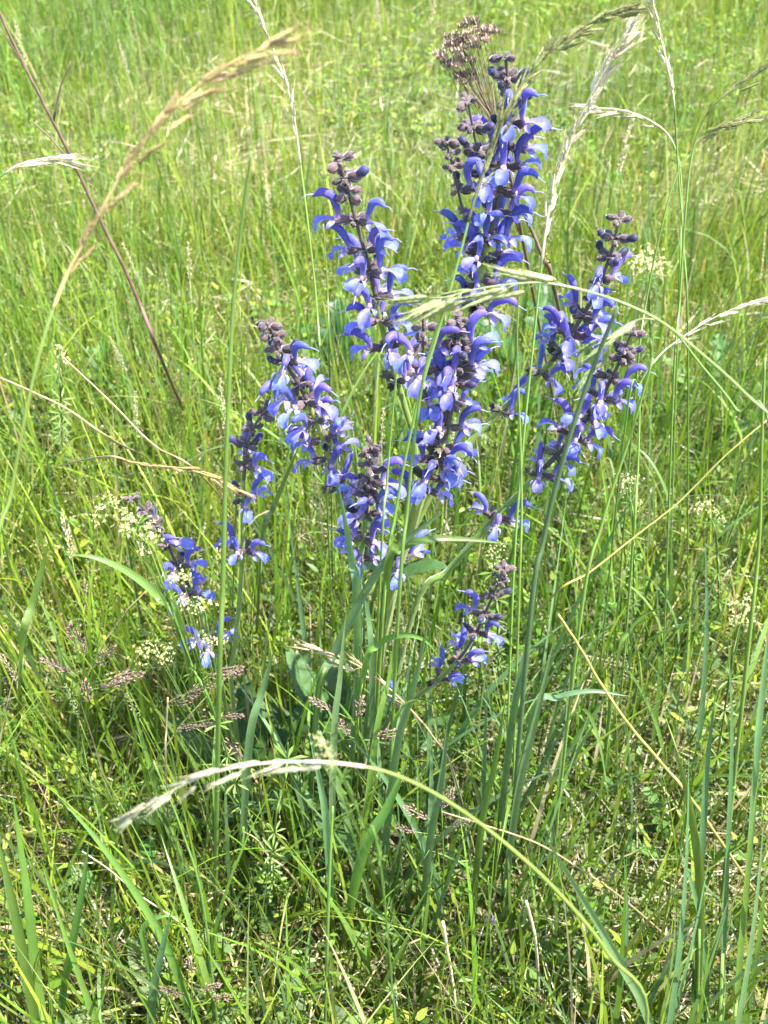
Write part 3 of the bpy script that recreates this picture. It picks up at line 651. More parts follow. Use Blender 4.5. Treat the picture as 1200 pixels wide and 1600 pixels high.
stalk('brome_stalk', 'dry golden grass head lying flat across the thatch beside the thin bent sage stem', 'grass stalk',
      [(372, 768, .60), (330, 745, .60), (285, 732, .61), (240, 728, .62), (205, 722, .63), (150, 715, .66)], (60, 745), (.0004, .0010), 'straw', (4, 14, 'golden', .6, .005), 0, 15)

# dead stems and straws
def rod(name, label, cat, pts, rad, mat, base=None, twigs=(), group=None):
    P = [at(*p) for p in pts]
    if base is not None: P.append(ground(*base) + Vector((0, 0, -.01)))
    B = P[-1].copy(); root = thing(name, label, cat, B, group); C = catmull([p - B for p in P], 6)
    for i in range(1, len(C) - 1): C[i] += Vector((random.uniform(-1, 1), random.uniform(-1, 1), random.uniform(-1, 1))) * rad[1] * .14
    v, f = tube(C, rad, 7); link('stem', mesh_from(v, f, M[mat], 'stem'), root)
    for (s, d, l) in twigs:
        p, T = path_at(C, s); d = Vector(d).normalized(); v, f = tube(catmull([p, p + d * l * .5 + Vector((0, 0, l * .08)), p + d * l], 3), (rad[0], rad[0] * .4), 5); link('twig', mesh_from(v, f, M[mat], 'twig'), root)
    return root
rod('dead_plant', 'long dry brown dead stem leaning across the grass with broken twigs', 'dead stem',
    [(-5, 10, .78), (28, 82, .78), (70, 165, .78), (112, 248, .785), (150, 330, .79), (185, 400, .79), (220, 478, .795), (248, 550, .80)], (.0010, .0019), 'brown', (292, 660),
    [(.05, (-.4, 0, 1), .04), (.08, (.5, 0, 1), .05), (.12, (-.8, .2, 1), .05), (.55, (.9, 0, .5), .02), (.72, (-.7, 0, -.5), .035), (.8, (.6, .2, .2), .03), (.84, (-.3, 0, 1), .03)])
rod('dead_plant', 'short brown dead stalk standing behind the tallest sage spike', 'dead stem', [(818, 330, .80), (835, 370, .80), (852, 412, .80), (866, 450, .80)], (.0014, .0020), 'brown', (905, 620), [])
def dead_umbel():
    pts = [(722, 75, .86), (742, 110, .86), (755, 150, .86), (770, 190, .86), (800, 290, .86)]
    P = [at(*p) for p in pts] + [ground(880, 690) + Vector((0, 0, -.01))]; B = P[-1].copy()
    root = thing('dead_umbel', 'dead brown flat-topped flower head on a dry stalk behind the tallest sage spike', 'dead flower', B)
    C = catmull([p - B for p in P], 6); v, f = tube(C, (.0007, .0018), 6); link('stem', mesh_from(v, f, M['brown'], 'stem'), root)
    rs = random.Random(5); balls = []
    for s in range(3):
        mb = MB()
        for i in range(9):
            c = Vector((rs.uniform(-1, 1), rs.uniform(-1, 1), rs.uniform(-.35, .35))) * .0042; r = rs.uniform(.0010, .0017)
            for k in range(5):
                a = k * 1.257; d = Vector((math.cos(a), math.sin(a), .6)); o = len(mb.v)
                mb.v.extend([c, c + d * r * 1.6 + Vector((0, 0, r)), c + Vector((math.cos(a + .7), math.sin(a + .7), .3)) * r * 1.5, c + Vector((math.cos(a + .4), math.sin(a + .4), -1)) * r])
                mb.f.extend([(o, o + 1, o + 2), (o, o + 2, o + 3), (o, o + 3, o + 1), (o + 1, o + 3, o + 2)])
        balls.append(mb.mesh(M['deadflower'], 'floret_cluster', False))
    tips = [(690, 88), (702, 76), (712, 52), (705, 60), (724, 40), (735, 34), (742, 46), (752, 44), (768, 42), (775, 48), (728, 58), (740, 62), (718, 66), (748, 60), (758, 52), (686, 84), (698, 96), (716, 76), (706, 68), (730, 72), (722, 92), (735, 94), (712, 100), (722, 128), (734, 120), (728, 112), (745, 72), (760, 60), (733, 50), (700, 104), (764, 46), (716, 118)]
    for (px, py) in tips:
        t = at(px, py, .86 + rs.uniform(-.014, .014)) - B; s, _ = path_at(C, rs.uniform(.06, .30))
        br = link('branchlet', mesh_from(*tube(catmull([s, s.lerp(t, .55) + Vector((0, 0, .002)), t], 3), (.0005, .0003), 4), M['brown'], 'branchlet'), root)
        link('floret_cluster', rs.choice(balls), br, Matrix.Translation(t) @ Matrix.Rotation(rs.uniform(0, 6), 4, 'Z') @ Matrix.Scale(rs.uniform(.7, 1.15), 4))
dead_umbel()
rod('straw', 'yellow bare straw leaning past the short bent sage stem', 'straw', [(872, 960, .50), (905, 1010, .495), (940, 1070, .49), (985, 1135, .48), (1040, 1200, .47), (1090, 1262, .46)], (.0009, .0014), 'culm_yellow', (1230, 1440))
rod('straw', 'thin pale straw lying aslant over the bare thatch patch', 'straw', [(690, 1268, .44), (760, 1290, .44), (840, 1318, .44), (910, 1360, .44), (980, 1410, .445)], (.0006, .0010), 'straw', (1100, 1490))
rod('straw', 'bleached white broken straw standing among green blades', 'straw', [(822, 1408, .40), (832, 1445, .40), (838, 1480, .40)], (.0012, .0014), 'straw_pale', (848, 1560))
rod('straw', 'white papery dead straw upright beside the fallen blue flower', 'straw', [(692, 1440, .40), (700, 1490, .40), (708, 1540, .40)], (.0013, .0013), 'straw_pale', (722, 1620))
rod('straw', 'long pinkish dry straw fallen across the lobed leaves', 'straw', [(0, 590, .72), (50, 612, .725), (110, 642, .73), (180, 690, .74)], (.0008, .0012), 'straw', (235, 722))
rod('straw', 'pale straight straw leaning down to the golden lying grass head', 'straw', [(100, 560, .74), (170, 625, .72), (240, 695, .70), (310, 738, .69)], (.0007, .0010), 'straw', (370, 800))
rod('straw', 'brown straw slanting through the bedstraw below the slanting sage stems', 'straw', [(1200, 655, .62), (1130, 715, .61), (1060, 785, .60), (990, 840, .59), (920, 895, .575), (860, 935, .57)], (.0007, .0010), 'culm_yellow', (790, 1010))
rod('straw', 'grey brittle twig with crooked end on the shaded litter', 'twig', [(382, 1300, .47), (402, 1312, .47), (420, 1338, .47), (450, 1362, .47)], (.0006, .0011), 'straw', (495, 1400))
rod('straw', 'dry upright brown straw beside the pinkish grass heads', 'straw', [(262, 1090, .52), (260, 1140, .52), (259, 1190, .52)], (.0007, .0010), 'straw', (258, 1300))
rod('straw', 'bleached straw crossing the dark gap at the lower meadow edge', 'straw', [(128, 1330, .44), (170, 1358, .44), (220, 1400, .44), (290, 1450, .44)], (.0005, .0009), 'straw_pale', (330, 1500))
rod('straw', 'thick bent dead straw beside the downy broad leaves', 'straw', [(90, 1548, .38), (130, 1552, .385), (180, 1545, .39)], (.0012, .0014), 'straw', (215, 1560))

# fine pinkish panicles near the low sage stems
PINK = [fine_head(s, M['pinkish'], .030, .010, 46) for s in range(3)]
GREENH = [fine_head(10 + s, M['palegreen'], .075, .008, 60) for s in range(3)]
OLIVEH = [fine_head(20 + s, M['olive'], .060, .007, 50) for s in range(3)]
STRAWH = [fine_head(30 + s, M['straw_pale'], .080, .008, 60) for s in range(3)]
def panicle(label, heads, base, group=None):
    """heads: (px, py, Y, dx, dz, scale) sprigs on one stalk"""
    B = ground(*base); root = thing('pink_grass', label, 'grass stalk', B, group); rs = random.Random(int(base[0]))
    H = [at(a, b, c) - B for (a, b, c, *_r) in heads]; top = H[0]
    C = catmull([Vector((0, 0, -.01)), Vector((top.x * .3, top.y * .4, top.z * .5)), top], 8); v, f = tube(C, (.0010, .0005), 5); link('stem', mesh_from(v, f, M['culm'], 'stem'), root)
    for (h, hd) in zip(H, heads):
        s, T = path_at(C, max(.3, min(.97, (h.z - .02) / max(.01, top.z))))
        v, f = tube([s, h], [.0004, .0003], 4); br = link('branchlet', mesh_from(v, f, M['culm'], 'branchlet'), root)
        d = Vector((hd[3], 0, hd[4])).normalized(); link('seed_head', rs.choice(PINK), br, frame(h, d.orthogonal(), d, hd[5]))
    return root
panicle('purplish pink fluffy grass head below the low leaning sage flowers', [(262, 1100, .535, 1, .5, .9), (290, 1085, .535, 1, .6, .85), (325, 1055, .535, 1, .1, .8), (338, 1050, .535, 1, .2, .7), (275, 1140, .535, 1, .3, .6), (345, 1120, .535, 1, .1, .6)], (345, 1330))
panicle('pinkish fluffy grass head drooping against the upright dark leaves', [(342, 1150, .50, .5, -.8, .85), (300, 1135, .50, 1, .1, .7), (350, 1165, .50, .6, -.7, .6)], (330, 1370))
panicle('grey pink fluffy grass head under the drooping straw coloured head', [(560, 1120, .50, .1, 1, .8), (520, 1110, .50, -.6, .5, .7), (585, 1150, .50, .8, .2, .8), (545, 1150, .50, -.2, .6, .7)], (560, 1340))
panicle('pale pinkish grass head behind the blurred green stalk', [(690, 1262, .46, .3, 1, .8), (668, 1278, .46, -.6, .5, .8), (705, 1290, .46, .8, .5, .6), (650, 1300, .46, -.8, .4, .6)], (690, 1440))
panicle('greyish grass head over the downy broad leaves', [(300, 1520, .36, 0, 1, .8), (312, 1550, .36, .6, .5, .7), (288, 1556, .36, -.6, .5, .7), (330, 1560, .36, .8, .2, .6)], (310, 1680))
panicle('pale feathery grass head standing among fine blades beside the bleached grass', [(132, 1020, .52, -.2, 1, 1.0), (150, 1040, .52, .6, .8, .9), (112, 1050, .52, -.7, .5, .8), (155, 1075, .52, .8, .4, .9), (140, 1095, .52, 0, 1, .8), (175, 1060, .52, 1, .2, .8)], (150, 1320))

# ------------------------------------------------------------------ bedstraw with cream flowers
def whorl_mesh(seed, n=7, L=.013, W=.0022):
    rs = random.Random(seed); mb = MB()
    for i in range(n):
        a = 2 * math.pi * i / n + rs.uniform(-.2, .2); d = Vector((math.cos(a), math.sin(a), rs.uniform(-.1, .3))); s = Vector((-math.sin(a), math.cos(a), 0)); l = L * rs.uniform(.8, 1.1); o = len(mb.v)
        mb.v.extend([Vector((0, 0, 0)), d * l * .6 + s * W * .5, d * l * .6 - s * W * .5, d * l + Vector((0, 0, -.002)), d * l * .6 + Vector((0, 0, -.0007))]); mb.f.extend([(o, o + 4, o + 1), (o, o + 2, o + 4), (o + 4, o + 3, o + 1), (o + 4, o + 2, o + 3)])
    return mb.mesh(M['bedstraw'], 'leaf_whorl')
def cream_mesh(seed, n=26, r=.009):
    rs = random.Random(seed); mb = MB()
    for i in range(n):
        c = Vector((rs.gauss(0, .5), rs.gauss(0, .5), rs.gauss(0, .6))) * r
        ax = Vector((rs.gauss(0, 1), rs.gauss(0, 1), 1)).normalized(); u = ax.orthogonal().normalized(); w = ax.cross(u); q = rs.uniform(.0010, .0017)
        for k in range(4):
            a = k * 1.571 + .4; o = len(mb.v); e = u * math.cos(a) + w * math.sin(a); g = u * math.cos(a + .5) + w * math.sin(a + .5); h_ = u * math.cos(a - .5) + w * math.sin(a - .5)
            mb.v.extend([c, c + g * q * .7 + ax * q * .3, c + e * q * 1.3 + ax * q * .1, c + h_ * q * .7 + ax * q * .3]); mb.f.append((o, o + 1, o + 2, o + 3))
    return mb.mesh(M['cream'], 'flower_cluster', False)
WH = [whorl_mesh(s) for s in range(3)]; CR = [cream_mesh(s) for s in range(4)]
def bedstraw(label, pts, base, clusters, wh=8, s=1.0, seed=0, r=(.0005, .0011)):
    P = [at(*p) for p in pts] + [ground(*base) + Vector((0, 0, -.01))]; B = P[-1].copy(); rs = random.Random(seed)
    root = thing('bedstraw', label, 'wildflower', B); C = catmull([p - B for p in P], 7)
    link('stem', mesh_from(*tube(C, r, 5), M['bedstraw'], 'stem'), root)
    for i in range(wh):
        p, T = path_at(C, (i + .4) / wh * .92); link('leaf_whorl', rs.choice(WH), root, frame(p, T.orthogonal(), -T, s * rs.uniform(.7, 1.3)))
    for (px, py, k) in clusters:
        s0, T = path_at(C, min(.9, max(0, rs.uniform(-.04, .04) + min(range(len(C)), key=lambda i: math.dist(proj(C[i] + B), (px, py + 10))) / len(C)))); t = at(px, py, (s0 + B).y + rs.uniform(-.008, .008)) - B
        b = link('branchlet', mesh_from(*tube([s0, s0.lerp(t, .6) + Vector((0, 0, .002)), t], [.0004, .0003, .0002], 4), M['bedstraw'], 'branchlet'), root)
        link('flower_cluster', rs.choice(CR), b, Matrix.Translation(t) @ Matrix.Rotation(rs.uniform(0, 6), 4, 'Z') @ Matrix.Scale(k * s, 4))
    return root
bedstraw('cream flowered bedstraw stem arching in front of the low leaning sage', [(168, 788, .50), (200, 805, .50), (226, 840, .50), (246, 890, .495), (268, 950, .49), (300, 1040, .48), (340, 1130, .47)], (400, 1330),
         [(160, 790, .8), (176, 782, .7), (190, 800, .8), (203, 812, .9), (198, 826, .6), (232, 825, .9), (240, 840, .7), (222, 862, .6), (150, 805, .6), (285, 900, .8), (272, 905, .6), (290, 938, .8), (318, 940, .9), (308, 950, .6), (322, 1000, .8), (340, 1002, .7), (240, 1012, .8), (222, 1020, .9), (262, 1018, .8), (255, 1030, .6), (350, 998, .5)], 9, .9, 1)
bedstraw('cream bedstraw sprawling beside a tall blue-green blade', [(1168, 930, .56), (1160, 960, .56), (1150, 1000, .55), (1140, 1060, .54)], (1120, 1220), [(1168, 935, .8), (1150, 945, .8), (1160, 965, .9), (1178, 955, .7), (1145, 970, .6)], 6, .9, 2)
bedstraw('pale bedstraw mass standing behind the slanting sage tips', [(1010, 400, 1.05), (1012, 430, 1.05), (1015, 480, 1.04)], (1020, 600), [(1000, 405, 1.2), (1015, 400, 1.2), (1024, 412, 1.2), (1008, 420, 1.2), (1030, 428, 1), (990, 415, 1), (1036, 416, 1)], 6, 1.1, 3)
bedstraw('greenish bedstraw below the lower slanting sage stem', [(980, 750, .66), (985, 780, .66), (990, 830, .65)], (995, 960), [(975, 752, .7), (988, 748, .7), (982, 765, .7), (1000, 790, .6)], 7, .9, 4)
bedstraw('small bedstraw with pale clusters beside the brown slanting straw', [(1100, 790, .68), (1110, 810, .68), (1120, 850, .67)], (1130, 960), [(1092, 794, .7), (1105, 790, .7), (1118, 800, .7), (1130, 812, .6)], 6, .9, 5)
bedstraw('bedstraw with tiny cream dots next to the upright green culm', [(770, 860, .60), (772, 890, .60), (776, 930, .59)], (782, 1060), [(766, 862, .6), (778, 870, .6), (770, 884, .6), (785, 850, .5)], 7, .9, 6)
bedstraw('bedstraw sprig with bare leaf whorls among the fine grass at the golden head', [(96, 540, .80), (92, 580, .80), (95, 620, .79)], (100, 720), [(94, 545, .7), (100, 560, .7), (88, 575, .6)], 7, 1.0, 7)
bedstraw('blurred yellow green bedstraw tip hanging beside the whitish grass head', [(500, 1150, .275), (510, 1175, .275), (525, 1198, .272), (548, 1235, .268), (566, 1290, .262), (600, 1400, .25)], (640, 1900), [(495, 1152, .6), (505, 1162, .7), (512, 1178, .7), (520, 1192, .6), (498, 1180, .5)], 9, .5, 8, (.0004, .0007))
bedstraw('leafy whorled bedstraw without flowers against the upright dark leaves', [(450, 1160, .46), (448, 1200, .46), (440, 1240, .46), (430, 1290, .45)], (420, 1400), [], 7, 1.3, 9)

# ------------------------------------------------------------------ broad-leaved herbs
LOBED = [leaf_mesh(.11, .055, M['herb_leaf'], 0, 0, 6, .72, droop=.5, seed=30 + s) for s in range(2)]
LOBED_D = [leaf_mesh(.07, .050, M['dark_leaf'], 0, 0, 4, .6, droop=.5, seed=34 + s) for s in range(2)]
DOWNY = [leaf_mesh(.062, .036, M['downy_leaf'], 18, .05, droop=.7, seed=40 + s, heart=.04, rugose=.02) for s in range(3)]
OVAL = [leaf_mesh(.04, .022, M['herb_leaf'], 0, 0, droop=.5, seed=44 + s, heart=.04) for s in range(2)]
def herb(label, base, leaves, mats, name='leafy_herb', group=None, s=1.0):
    return rosette(label, base, [(a, e, k * s, .015) for (a, e, k) in leaves], mats, name, 'herb', group)
six = [(20, 45, .9), (85, 55, 1.0), (140, 48, .95), (200, 40, .9), (265, 45, 1.0), (320, 40, .9)]
herb('pale downy broad-leaved plant low on the litter beside the dead straw', (285, 1600), [(10, 30, 1.0), (70, 45, 1.0), (130, 45, .95), (185, 30, 1.1), (250, 40, .9), (310, 30, 1.05), (40, 70, .7), (160, 70, .7)], DOWNY)
herb('small pale round-leaved plant at the bottom of the meadow below the sage', (465, 1680), [(30, 50, .8), (100, 60, .9), (170, 50, .8), (270, 50, .8)], DOWNY)
herb('small herb with one oval leaf beside the tall bottom blades', (95, 1480), [(10, 40, 1.0), (150, 40, .9), (90, 55, .8)], OVAL)
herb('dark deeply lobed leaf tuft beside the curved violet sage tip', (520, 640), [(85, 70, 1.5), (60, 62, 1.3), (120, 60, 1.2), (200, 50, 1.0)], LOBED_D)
herb('bright green feathery lobed leaves behind the slanting sage stems', (1120, 655), six, LOBED)
herb('pale green feathery leaves under the leaning brown straw', (150, 700), six, LOBED)
herb('green lobed leaves in the grass behind the middle sage spike', (640, 760), [(30, 50, .9), (100, 60, 1.0), (170, 50, .9)], LOBED)
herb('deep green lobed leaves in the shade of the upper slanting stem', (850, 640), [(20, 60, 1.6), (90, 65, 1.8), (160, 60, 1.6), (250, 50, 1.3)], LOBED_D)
herb('green lobed leaves beside the long yellow straw', (1060, 1330), [(60, 60, .6), (130, 65, .6), (190, 50, .5), (340, 50, .55)], LOBED)
herb('glossy green herb leaves at the edge of the bare thatch patch', (920, 1530), [(10, 45, .9), (80, 55, 1.0), (160, 50, 1.0), (300, 40, 1.0)], OVAL)
herb('bright leaf tuft among fine grass below the brown slanting straw', (1010, 960), [(30, 50, .6), (110, 60, .6), (200, 50, .6), (300, 50, .6)], LOBED)
herb('low oval-leaved herb on the ground left of the blurred stalks', (190, 1440), [(0, 35, 1.0), (70, 45, 1.1), (140, 40, 1.0), (210, 35, 1.0), (290, 35, 1.0)], OVAL)
def dead_leaf(label, px, py, az, s):
    p = ground(px, py); o = link('dead_leaf', leaf_mesh(.05 * s, .012 * s, M['deadleaf'], 0, 0, droop=-.3, fold=.6, seed=int(px)), None, Matrix.Translation(p + Vector((0, 0, .012))) @ Matrix.Rotation(R(az), 4, 'Z'))
    tag(o, label, 'dead leaf')
dead_leaf('curled tan dead leaf on the litter beside the downy plant', 130, 1600, 15, 1.0)
dead_leaf('brown dead leaf lying at the bottom of the meadow under the sage', 505, 1598, 0, .9)
def fallen():
    B = at(765, 1437, .42); B2 = ground(768, 1560); r = thing('fallen_flower', 'single dark blue sage bud fallen and caught on a thin stalk', 'flower', B)
    put_bud(r, Vector((0, -.001, .012)), Vector((.1, -.3, -1)), Vector((1, 0, 0)), .7, random.Random(3))
    stalk('grass_stalk', 'thin green grass stalk with the fallen blue flower caught on it', 'grass stalk', [(763, 1370, .42), (765, 1430, .423), (766, 1480, .424)], (768, 1560), (.0004, .0008), 'culm', None, 1, 77, node=False)
fallen()

# ------------------------------------------------------------------ tufts of broad blades
tuft_rs = random.Random(99)
def tuft(label, base, n, L, W, mat, spread=.02, tilt=(.02, .35), curv=(.2, 1.2), group=None, az=None):
    B = ground(*base); r = thing('grass_tuft', label, 'grass tuft', B, group); rs = tuft_rs
    for i in range(n):
        a = rs.uniform(0, 6.28) if az is None else R(az) + rs.gauss(0, .6)
        me = blade_mesh(L * rs.uniform(.6, 1.1), W * rs.uniform(.65, 1.15), a, rs.uniform(*tilt), rs.uniform(*curv), M[mat], 11, .3, rs.uniform(-1.2, 1.2))
        link('blade', me, r, Matrix.Translation((rs.gauss(0, spread), rs.gauss(0, spread), -.006)))
    return r
tuft('tall fresh green broad blades standing at the meadow\'s near edge by the downy plant', (30, 1800), 9, .34, .0075, 'blade', .02, (.0, .12), (.1, .5))
tuft('upright blue-green blades beside the downy broad-leaved plant', (190, 1740), 6, .32, .0070, 'blade', .02, (.0, .14), (.1, .5))
tuft('tall blue-green blades near the leaning yellow straw', (1090, 1850), 11, .46, .0065, 'blade_blue', .025, (.0, .12), (.05, .5))
tuft('slender blue-green blades behind the near tall blades and yellow straw', (1010, 1650), 8, .40, .0060, 'blade_blue', .02, (.0, .16), (.1, .6))
tuft('broad blue-green blades crowding the foot of the sage clump', (640, 1390), 15, .36, .0075, 'blade_blue', .035, (.02, .25), (.1, .9))
tuft('blue-green arching blades between the sage stems and their leaves', (555, 1300), 12, .36, .0070, 'blade_blue', .03, (.02, .35), (.2, 1.2))
tuft('broad blades leaning beside the short bent sage stem', (740, 1330), 12, .36, .0068, 'blade_blue', .035, (.02, .3), (.2, 1.0))
tuft('green blades arching around the thin bent sage stem', (430, 1330), 10, .30, .0065, 'blade', .03, (.05, .4), (.2, 1.2))
tuft('bright green arching blades below the cream bedstraw', (190, 1180), 9, .28, .0070, 'blade', .03, (.1, .5), (.4, 1.4))
tuft('drooping green blades around the pale feathery grass head', (90, 1240), 9, .26, .0065, 'blade', .03, (.1, .5), (.3, 1.3))
tuft('long fresh blades beneath the brown slanting straw', (1000, 1200), 10, .28, .0060, 'blade', .035, (.1, .5), (.4, 1.5))
tuft('blue-green blades bending over the small bedstraw', (1150, 1210), 9, .30, .0060, 'blade_blue', .03, (.05, .4), (.2, 1.2))
tuft('upright blades rising in front of the lower slanting sage stem', (835, 1230), 9, .44, .0055, 'blade_blue', .03, (.0, .2), (.05, .5))
tuft('thin blades around the blurred bedstraw tip', (600, 1560), 10, .28, .0050, 'blade', .03, (.05, .3), (.2, .9))
tuft('fine green blades over the bare thatch patch', (880, 1480), 10, .26, .0045, 'blade', .04, (.05, .35), (.2, 1.0))
tuft('dark green blades in the gap beside the crossing bleached straw', (290, 1430), 10, .28, .0055, 'blade', .035, (.05, .3), (.2, .9))

# ------------------------------------------------------------------ broad single blades that stand out
def ribbon(label, pts, base, W, mat='blade_blue', seed=0, group=None):
    """one broad grass blade: pixels with forward distance from the tip down to its root in the soil"""
    rs = random.Random(seed * 13 + int(pts[0][0])); P = [at(*p) for p in pts] + [(ground(*base) if len(base) == 2 else Vector(base)) + Vector((0, 0, -.008))]
    B = P[-1].copy(); C = catmull([p - B for p in P], 6); n = len(C); v = []; f = []; a0 = rs.uniform(-.7, .7); tw = rs.uniform(-.9, .9)
    for i in range(n):
        t = 1 - i / (n - 1); T = tangent(C, i); k = (Vector((0, -.6, .8)) - T * T.dot(Vector((0, -.6, .8)))).normalized(); a = a0 + tw * t
        nrm = k * math.cos(a) + T.cross(k) * math.sin(a); sd = T.cross(nrm); w = W * .5 * (.6 + .4 * min(1, t * 4)) * max(.03, 1 - t ** 3)
        v.extend([C[i] - sd * w + nrm * w * .35, C[i] - sd * w * .5 + nrm * w * .08, C[i], C[i] + sd * w * .5 + nrm * w * .08, C[i] + sd * w + nrm * w * .35])
    for i in range(n - 1):
        for q in range(4):
            b = i * 5 + q; f.append((b, b + 1, b + 6, b + 5))
    r = thing('grass_shoot', label, 'grass blade', B, group); link('blade', mesh_from(v, f, M[mat], 'blade'), r)
    k = max(2, n // 4); link('sheath', mesh_from(*tube(C[n - k:], (W * .22, W * .34), 6), M['culm'], 'sheath'), r)
    return r
D1 = 'broad fresh green grass blade standing by the downy broad-leaved plant'; Gr1 = 'broad blades by the downy plant'
ribbon(D1, [(18, 1230, .40), (30, 1320, .39), (44, 1420, .38), (58, 1540, .37)], (80, 1740), .0085, 'blade', 1, Gr1)
ribbon(D1, [(-5, 1300, .40), (18, 1400, .385), (38, 1500, .37)], (70, 1720), .0080, 'blade', 2, Gr1)
ribbon(D1, [(140, 1310, .40), (128, 1400, .39), (112, 1490, .38), (98, 1580, .375)], (88, 1700), .0090, 'blade', 3, Gr1)
ribbon(D1, [(95, 1250, .42), (150, 1310, .41), (215, 1400, .395), (265, 1490, .38), (298, 1590, .37)], (312, 1700), .0070, 'blade', 4, Gr1)
ribbon(D1, [(268, 1420, .38), (250, 1500, .375), (238, 1570, .37)], (232, 1690), .0080, 'blade_blue', 5, Gr1)
ribbon('folded pale green blade tip catching the light above the downy plant', [(278, 1432, .40), (250, 1432, .40), (224, 1452, .40), (232, 1500, .395)], (258, 1620), .0060, 'blade', 6)
D2 = 'tall blue-green grass blade standing beside the long yellow straw'; Gr2 = 'tall blades beside the yellow straw'
for k, (pts, base, W) in enumerate([
    ([(1050, 1150, .42), (1072, 1230, .415), (1088, 1320, .41), (1094, 1410, .40)], (1092, 1680), .0075), ([(1118, 1080, .43), (1104, 1200, .42), (1096, 1320, .41), (1088, 1450, .40)], (1082, 1700), .0070),
    ([(1138, 1000, .43), (1142, 1150, .42), (1136, 1300, .41), (1130, 1450, .40)], (1124, 1720), .0080), ([(1190, 1180, .42), (1172, 1300, .41), (1160, 1430, .40)], (1146, 1690), .0070),
    ([(1060, 1320, .41), (1085, 1400, .40), (1100, 1480, .395)], (1112, 1680), .0060), ([(1140, 1400, .40), (1115, 1480, .395), (1096, 1560, .39)], (1080, 1690), .0095),
    ([(1196, 1350, .40), (1188, 1450, .395), (1170, 1550, .39)], (1150, 1700), .0085), ([(1205, 950, .46), (1190, 1080, .45), (1178, 1220, .44)], (1165, 1500), .0065)]):
    ribbon(D2, pts, base, W, 'blade_blue' if k % 3 else 'blade', 20 + k, Gr2)
ribbon('wide green blade slanting along the stalk of the whitish grass head', [(840, 1290, .33), (885, 1360, .325), (930, 1435, .32), (975, 1515, .31), (1015, 1600, .30)], (1060, 1780), .0062, 'blade_blue', 30)
ribbon('long blue-green blade crossing the thick sage stem', [(707, 790, .52), (668, 818, .525), (632, 846, .53), (594, 888, .53), (556, 952, .53), (522, 1022, .53), (497, 1090, .53)], (482, 1260), .0068, 'blade_blue', 31)
ribbon('pale level blade bent sideways from the thick sage stem', [(795, 850, .54), (735, 843, .535), (675, 842, .53), (628, 858, .53), (602, 920, .53)], (580, 1250), .0060, 'blade', 32)
ribbon('arching pale blade over the short bent sage stem', [(690, 1030, .50), (664, 1000, .505), (626, 992, .51), (590, 1008, .515), (566, 1060, .52)], (540, 1260), .0056, 'blade', 33)
ribbon('arched blade with a level tip beside the short bent sage stem', [(985, 1088, .50), (925, 1080, .50), (872, 1090, .50), (832, 1125, .50)], (790, 1330), .0052, 'blade_blue', 34)
ribbon('curved pale blade beneath the lower slanting sage stem', [(1050, 950, .56), (1015, 955, .56), (982, 985, .555), (962, 1040, .55)], (945, 1210), .0070, 'blade', 35)
ribbon('wide pale blade with a blunt bent tip near the bleached straws', [(76, 846, .58), (66, 890, .58), (50, 950, .575), (36, 1010, .57)], (20, 1150), .0080, 'blade', 36)
ribbon('broad pale blade arching below the cream bedstraw head', [(100, 866, .58), (150, 872, .58), (204, 896, .58), (250, 934, .575), (285, 985, .57)], (310, 1150), .0075, 'blade', 37)
ribbon('light green upright blade behind the thin bent sage stem', [(470, 690, .66), (450, 740, .655), (428, 795, .65), (410, 850, .64)], (398, 990), .0062, 'blade', 38)
ribbon('wide dark green blade running along the curved sage stem', [(528, 750, .56), (540, 810, .56), (552, 880, .555), (560, 960, .55)], (562, 1240), .0085, 'blade_blue', 39)
D3 = 'broad blue-green grass blade rising at the foot of the sage clump'; Gr3 = 'broad blades at the foot of the sage'
for k, (pts, base, W) in enumerate([
    ([(622, 960, .51), (606, 1060, .51), (584, 1160, .505)], (556, 1370), .0075), ([(672, 960, .50), (648, 1070, .50), (618, 1190, .495)], (590, 1420), .0070), ([(842, 900, .51), (824, 1010, .505), (800, 1130, .50)], (770, 1400), .0060),
    ([(868, 990, .49), (838, 1120, .485), (808, 1250, .48)], (780, 1470), .0064), ([(640, 1180, .46), (606, 1260, .455), (566, 1340, .45)], (530, 1480), .0095), ([(540, 960, .51), (530, 1060, .505), (520, 1170, .50)], (515, 1400), .0068),
    ([(700, 1120, .47), (690, 1220, .465), (672, 1320, .46)], (655, 1480), .0070), ([(480, 1130, .47), (500, 1220, .465), (512, 1310, .46)], (520, 1470), .0066), ([(790, 1090, .48), (775, 1190, .475), (752, 1300, .47)], (735, 1470), .0066),
    ([(430, 1010, .50), (410, 1080, .50), (388, 1170, .495)], (370, 1380), .0070), ([(560, 870, .53), (574, 960, .53), (580, 1060, .525)], (580, 1290), .0060)]):
    ribbon(D3, pts, base, W, 'blade_blue' if k % 4 else 'blade', 40 + k, Gr3)

# ------------------------------------------------------------------ single tall green culms seen clearly
G1 = 'single tall grass culms between the sage stems'
def culm(label, pts, base, rad=(.0007, .0014), mat='culm', blades=1, seed=0, head=None, group=None):
    return stalk('grass_stalk', label, 'grass stalk', pts, base, rad, mat, head, blades, seed, group)
culm('long straight bright green culm crossing the thin bent sage stem', [(392, 240, .50), (380, 330, .50), (366, 460, .495), (358, 600, .485), (352, 760, .475), (348, 920, .465), (342, 1090, .455)], (330, 1440), (.0006, .0022), 'culm', 1, 50)
culm('green culm running up beside the dense middle sage spike', [(700, 470, .53), (668, 560, .53), (648, 680, .525), (636, 800, .52), (622, 960, .51)], (600, 1380), (.0006, .0016), 'culm', 1, 51)
culm('thin green culm beside the widely spaced pairs of sage flowers', [(620, 580, .58), (612, 660, .58), (604, 760, .575), (595, 880, .565)], (575, 1290), (.0006, .0012), 'culm', 1, 52)
